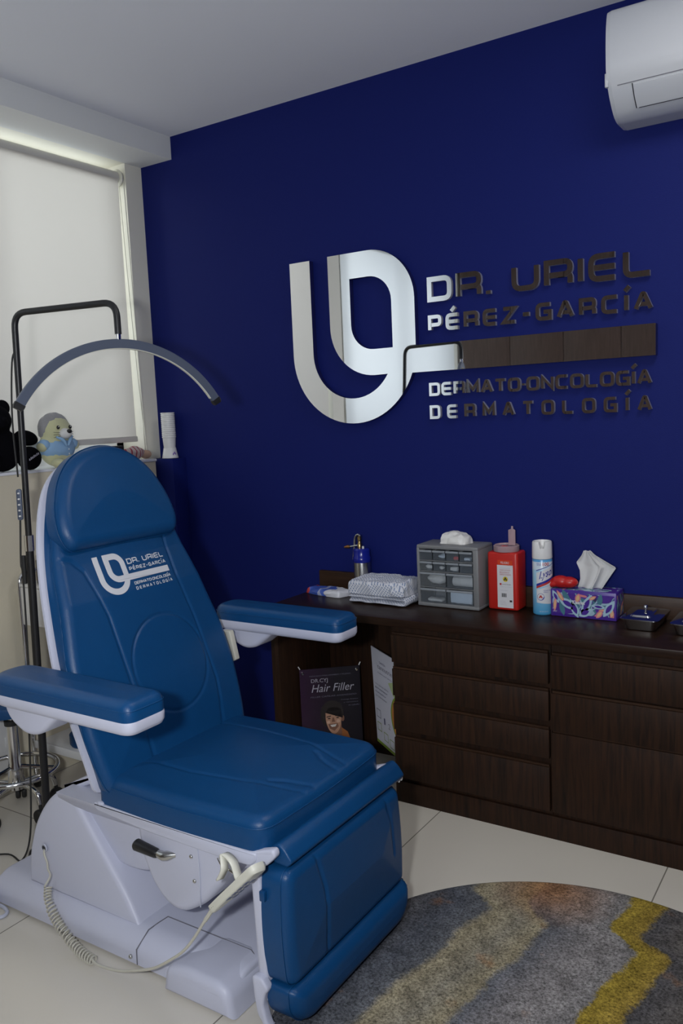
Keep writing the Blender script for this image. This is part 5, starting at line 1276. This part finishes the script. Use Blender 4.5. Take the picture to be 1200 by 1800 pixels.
for k in range(3):
    a = .6+2*PI*k/3; tube(bm, [(sx_+.02*math.cos(a), sy_+.02*math.sin(a), .185), (sx_+.145*math.cos(a), sy_+.145*math.sin(a), .172)], .008, 8)
obj('foot_ring', bm, M['chrome'], t)
for k in range(5):
    a = -.052+2*PI*k/5; ca, sa = math.cos(a), math.sin(a)
    bm = B(); tube(bm, bez([(sx_+.02*ca, sy_+.02*sa, .120), (sx_+.08*ca, sy_+.08*sa, .122), (sx_+.125*ca, sy_+.125*sa, .108), (sx_+.138*ca, sy_+.138*sa, .072)], 14), .0105, 10); lg = obj('leg', bm, M['chrome'], t)
    bm = B(); 
    for s in (-1, 1): lathe(bm, [(0, -.008), (.024, -.008), (.027, -.004), (.027, .004), (.024, .008), (0, .008)], n=20, M4=Matrix.Translation((sx_+.142*ca-sa*.011*s, sy_+.142*sa+ca*.011*s, .0285)) @ Matrix.Rotation(a, 4, 'Z') @ Matrix.Rotation(PI/2, 4, 'X'))
    tube(bm, [(sx_+.138*ca, sy_+.138*sa, .075), (sx_+.142*ca, sy_+.142*sa, .028)], .007, 8)
    obj('caster', bm, M['black_rubber'], lg)
bm = B(); box(bm, LX+.0005, LX+.008, -1.34, -.975, .085, .345, .003); box(bm, LX+.008, LX+.011, -1.02, -.995, .19, .23, .001)
single('access_panel', bm, M['white_plastic'], 'white access panel low on the beige wall behind the stool', 'panel', (LX, -1.15, .085))
t = thing('utility_trolley', 'white trolley with chrome tube frame behind the chair back', 'trolley', (.33, -.76, 0))
tx0, tx1, ty0, ty1 = .135, .56, -.930, -.60
for xx in (tx0, tx1):
    bm = B(); tube(bm, rpoly([(xx, ty0, .06), (xx, ty0, .865), (xx, ty1, .865), (xx, ty1, .06)], [0, .05, .05, 0], 7, closed=False), .0095, 10); obj('side_frame', bm, M['chrome'], t)
bm = B(); box(bm, tx0+.010, tx1-.010, ty0-.008, ty1, .815, .826, .002); obj('top_tray', bm, M['white_plastic'], t)
d = obj('drawer', box(B(), tx0+.012, tx1-.012, ty0-.006, ty1-.01, .665, .814, .004), M['white_plastic'], t)
bm = B(); box(bm, tx0+.010, tx1-.010, ty0+.01, ty1, .178, .190, .002); box(bm, tx0+.010, tx1-.010, ty0, ty0+.012, .165, .196, .002); obj('lower_shelf', bm, M['white_plastic'], t)
for xx in (tx0, tx1):
    for yy in (ty0, ty1):
        bm = B(); lathe(bm, [(0, -.009), (.022, -.009), (.025, 0), (.022, .009), (0, .009)], n=18, M4=Matrix.Translation((xx, yy+.004, .0255)) @ Matrix.Rotation(PI/2, 4, 'X')); tube(bm, [(xx, yy, .07), (xx, yy+.004, .03)], .006, 8); obj('caster', bm, M['black_rubber'], t)
t = thing('glass_jar', 'amber tinted glass jar with steel lid on the trolley top', 'jar', (.235, -.87, .826))
bm = B(); lathe(bm, [(0, .8265), (.040, .8265), (.042, .83), (.042, .915), (.038, .92), (.036, .915), (.039, .91), (.039, .832), (0, .831)], (.235, -.87, 0), 30); obj('glass_body', bm, glossy_thin('amber jar glass', (.55, .47, .36), rough=.05, dcol=(.4, .34, .26), diff=.25), t)
bm = B(); lathe(bm, [(0, .921), (.041, .921), (.041, .935), (.03, .938), (0, .938)], (.235, -.87, 0), 30); obj('lid', bm, M['steel'], t)
bm = B(); lathe(bm, [(0, .191), (.055, .191), (.06, .20), (.06, .235), (.05, .245), (0, .246)], (.345, -.845, 0), 30); single('blue_pouch', bm, LE, 'round blue cushion on the lower trolley shelf', 'cushion', (.345, -.845, .19))

# ================================================================== rug
m, nt, b = nmat('abstract rug pile'); L = nt.links.new
N_ = nt.nodes.new
tc = N_('ShaderNodeTexCoord'); 
nz = N_('ShaderNodeTexNoise'); nz.inputs['Scale'].default_value = 6; nz.inputs['Detail'].default_value = 12; nz.inputs['Roughness'].default_value = .82
sb = N_('ShaderNodeVectorMath'); sb.operation = 'SUBTRACT'; sb.inputs[1].default_value = (.5, .5, .5)
scn_ = N_('ShaderNodeVectorMath'); scn_.operation = 'SCALE'; scn_.inputs['Scale'].default_value = .13
ad = N_('ShaderNodeVectorMath'); ad.operation = 'ADD'
dt = N_('ShaderNodeVectorMath'); dt.operation = 'DOT_PRODUCT'; dt.inputs[1].default_value = (.98, -.18, 0)
sy = N_('ShaderNodeSeparateXYZ'); my = N_('ShaderNodeMapRange'); my.interpolation_type = 'SMOOTHSTEP'; my.inputs[1].default_value = .40; my.inputs[2].default_value = .50; my.inputs[3].default_value = 0; my.inputs[4].default_value = .10
sa_ = N_('ShaderNodeMath'); sa_.operation = 'ADD'
mr = N_('ShaderNodeMapRange'); mr.inputs[1].default_value = -.62; mr.inputs[2].default_value = .62
r = N_('ShaderNodeValToRGB'); e = r.color_ramp.elements
slate, beige_, lilac, gold_, dark, sand_ = (.085, .092, .11, 1), (.30, .26, .17, 1), (.24, .225, .22, 1), (.30, .22, .035, 1), (.085, .082, .085, 1), (.24, .22, .17, 1)
stops = [(0, dark), (.10, slate), (.165, (.11, .115, .125, 1)), (.185, beige_), (.25, sand_), (.30, beige_), (.315, (.13, .135, .15, 1)), (.37, (.20, .19, .19, 1)), (.42, lilac), (.484, (.22, .21, .205, 1)), (.492, gold_), (.552, (.27, .19, .04, 1)), (.562, dark), (.66, (.13, .115, .10, 1)), (.75, slate), (1, slate)]
e[0].position = stops[0][0]; e[0].color = stops[0][1]; e[1].position = 1; e[1].color = stops[-1][1]
for p_, c_ in stops[1:-1]:
    k = e.new(p_); k.color = c_
L(tc.outputs['Object'], nz.inputs['Vector']); L(nz.outputs['Color'], sb.inputs[0]); L(sb.outputs[0], scn_.inputs[0]); L(scn_.outputs[0], ad.inputs[0]); L(tc.outputs['Object'], ad.inputs[1]); L(ad.outputs[0], dt.inputs[0]); L(ad.outputs[0], sy.inputs[0]); L(sy.outputs['Y'], my.inputs[0]); L(my.outputs[0], sa_.inputs[0]); L(dt.outputs['Value'], sa_.inputs[1]); L(sa_.outputs[0], mr.inputs[0]); L(mr.outputs[0], r.inputs[0])
# rust flecks
n2 = N_('ShaderNodeTexNoise'); n2.inputs['Scale'].default_value = 9; n2.inputs['Detail'].default_value = 5
r2_ = N_('ShaderNodeValToRGB'); r2_.color_ramp.elements[0].position = .64; r2_.color_ramp.elements[1].position = .76
r2_.color_ramp.elements[0].color = (0, 0, 0, 1); r2_.color_ramp.elements[1].color = (.7, .7, .7, 1)
mx = N_('ShaderNodeMix'); mx.data_type = 'RGBA'; mx.inputs[7].default_value = (.28, .12, .035, 1)
L(tc.outputs['Object'], n2.inputs['Vector']); L(n2.outputs['Fac'], r2_.inputs[0]); L(r2_.outputs[0], mx.inputs[0]); L(r.outputs[0], mx.inputs[6])
# speckle of the pile
n3 = N_('ShaderNodeTexNoise'); n3.inputs['Scale'].default_value = 150; n3.inputs['Detail'].default_value = 4; n3.inputs['Roughness'].default_value = .75
n4 = N_('ShaderNodeTexNoise'); n4.inputs['Scale'].default_value = 22; n4.inputs['Detail'].default_value = 6
m3 = N_('ShaderNodeMapRange'); m3.inputs[1].default_value = .32; m3.inputs[2].default_value = .72; m3.inputs[3].default_value = .30; m3.inputs[4].default_value = 2.1
m4 = N_('ShaderNodeMapRange'); m4.inputs[1].default_value = .3; m4.inputs[2].default_value = .7; m4.inputs[3].default_value = .72; m4.inputs[4].default_value = 1.28
ml = N_('ShaderNodeMath'); ml.operation = 'MULTIPLY'; vm = N_('ShaderNodeVectorMath'); vm.operation = 'SCALE'
L(tc.outputs['Object'], n3.inputs['Vector']); L(tc.outputs['Object'], n4.inputs['Vector']); L(n3.outputs['Fac'], m3.inputs[0]); L(n4.outputs['Fac'], m4.inputs[0]); L(m3.outputs[0], ml.inputs[0]); L(m4.outputs[0], ml.inputs[1])
dd = N_('ShaderNodeVectorMath'); dd.operation = 'DISTANCE'; dd.inputs[1].default_value = (-.22, .585, .01)
md = N_('ShaderNodeMapRange'); md.inputs[1].default_value = .03; md.inputs[2].default_value = .19; md.inputs[3].default_value = .8; md.inputs[4].default_value = 0
mx5 = N_('ShaderNodeMix'); mx5.data_type = 'RGBA'; mx5.inputs[7].default_value = (.30, .145, .06, 1)
L(ad.outputs[0], dd.inputs[0]); L(dd.outputs['Value'], md.inputs[0]); L(md.outputs[0], mx5.inputs[0]); L(mx.outputs[2], mx5.inputs[6])
L(ml.outputs[0], vm.inputs['Scale']); L(mx5.outputs[2], vm.inputs[0]); L(vm.outputs[0], b.inputs['Base Color'])
bp = N_('ShaderNodeBump'); bp.inputs['Strength'].default_value = .9; bp.inputs['Distance'].default_value = .004
L(n3.outputs['Fac'], bp.inputs['Height']); L(bp.outputs[0], b.inputs['Normal']); b.inputs['Roughness'].default_value = .95; b.inputs['Specular IOR Level'].default_value = .1
RC_ = (2.36, -1.245); RR = .665
bm = B(); prof = [(RR-.004, .0005), (RR, .004), (RR-.004, .009), (RR-.012, .011)]+[(RR-.012-(RR-.012)*k/24, .011) for k in range(1, 25)]
lathe(bm, prof, (RC_[0], RC_[1], 0), 120)
single('round_rug', bm, m, 'round grey and gold abstract rug on the tiles before the chair', 'rug', (RC_[0], RC_[1], 0))
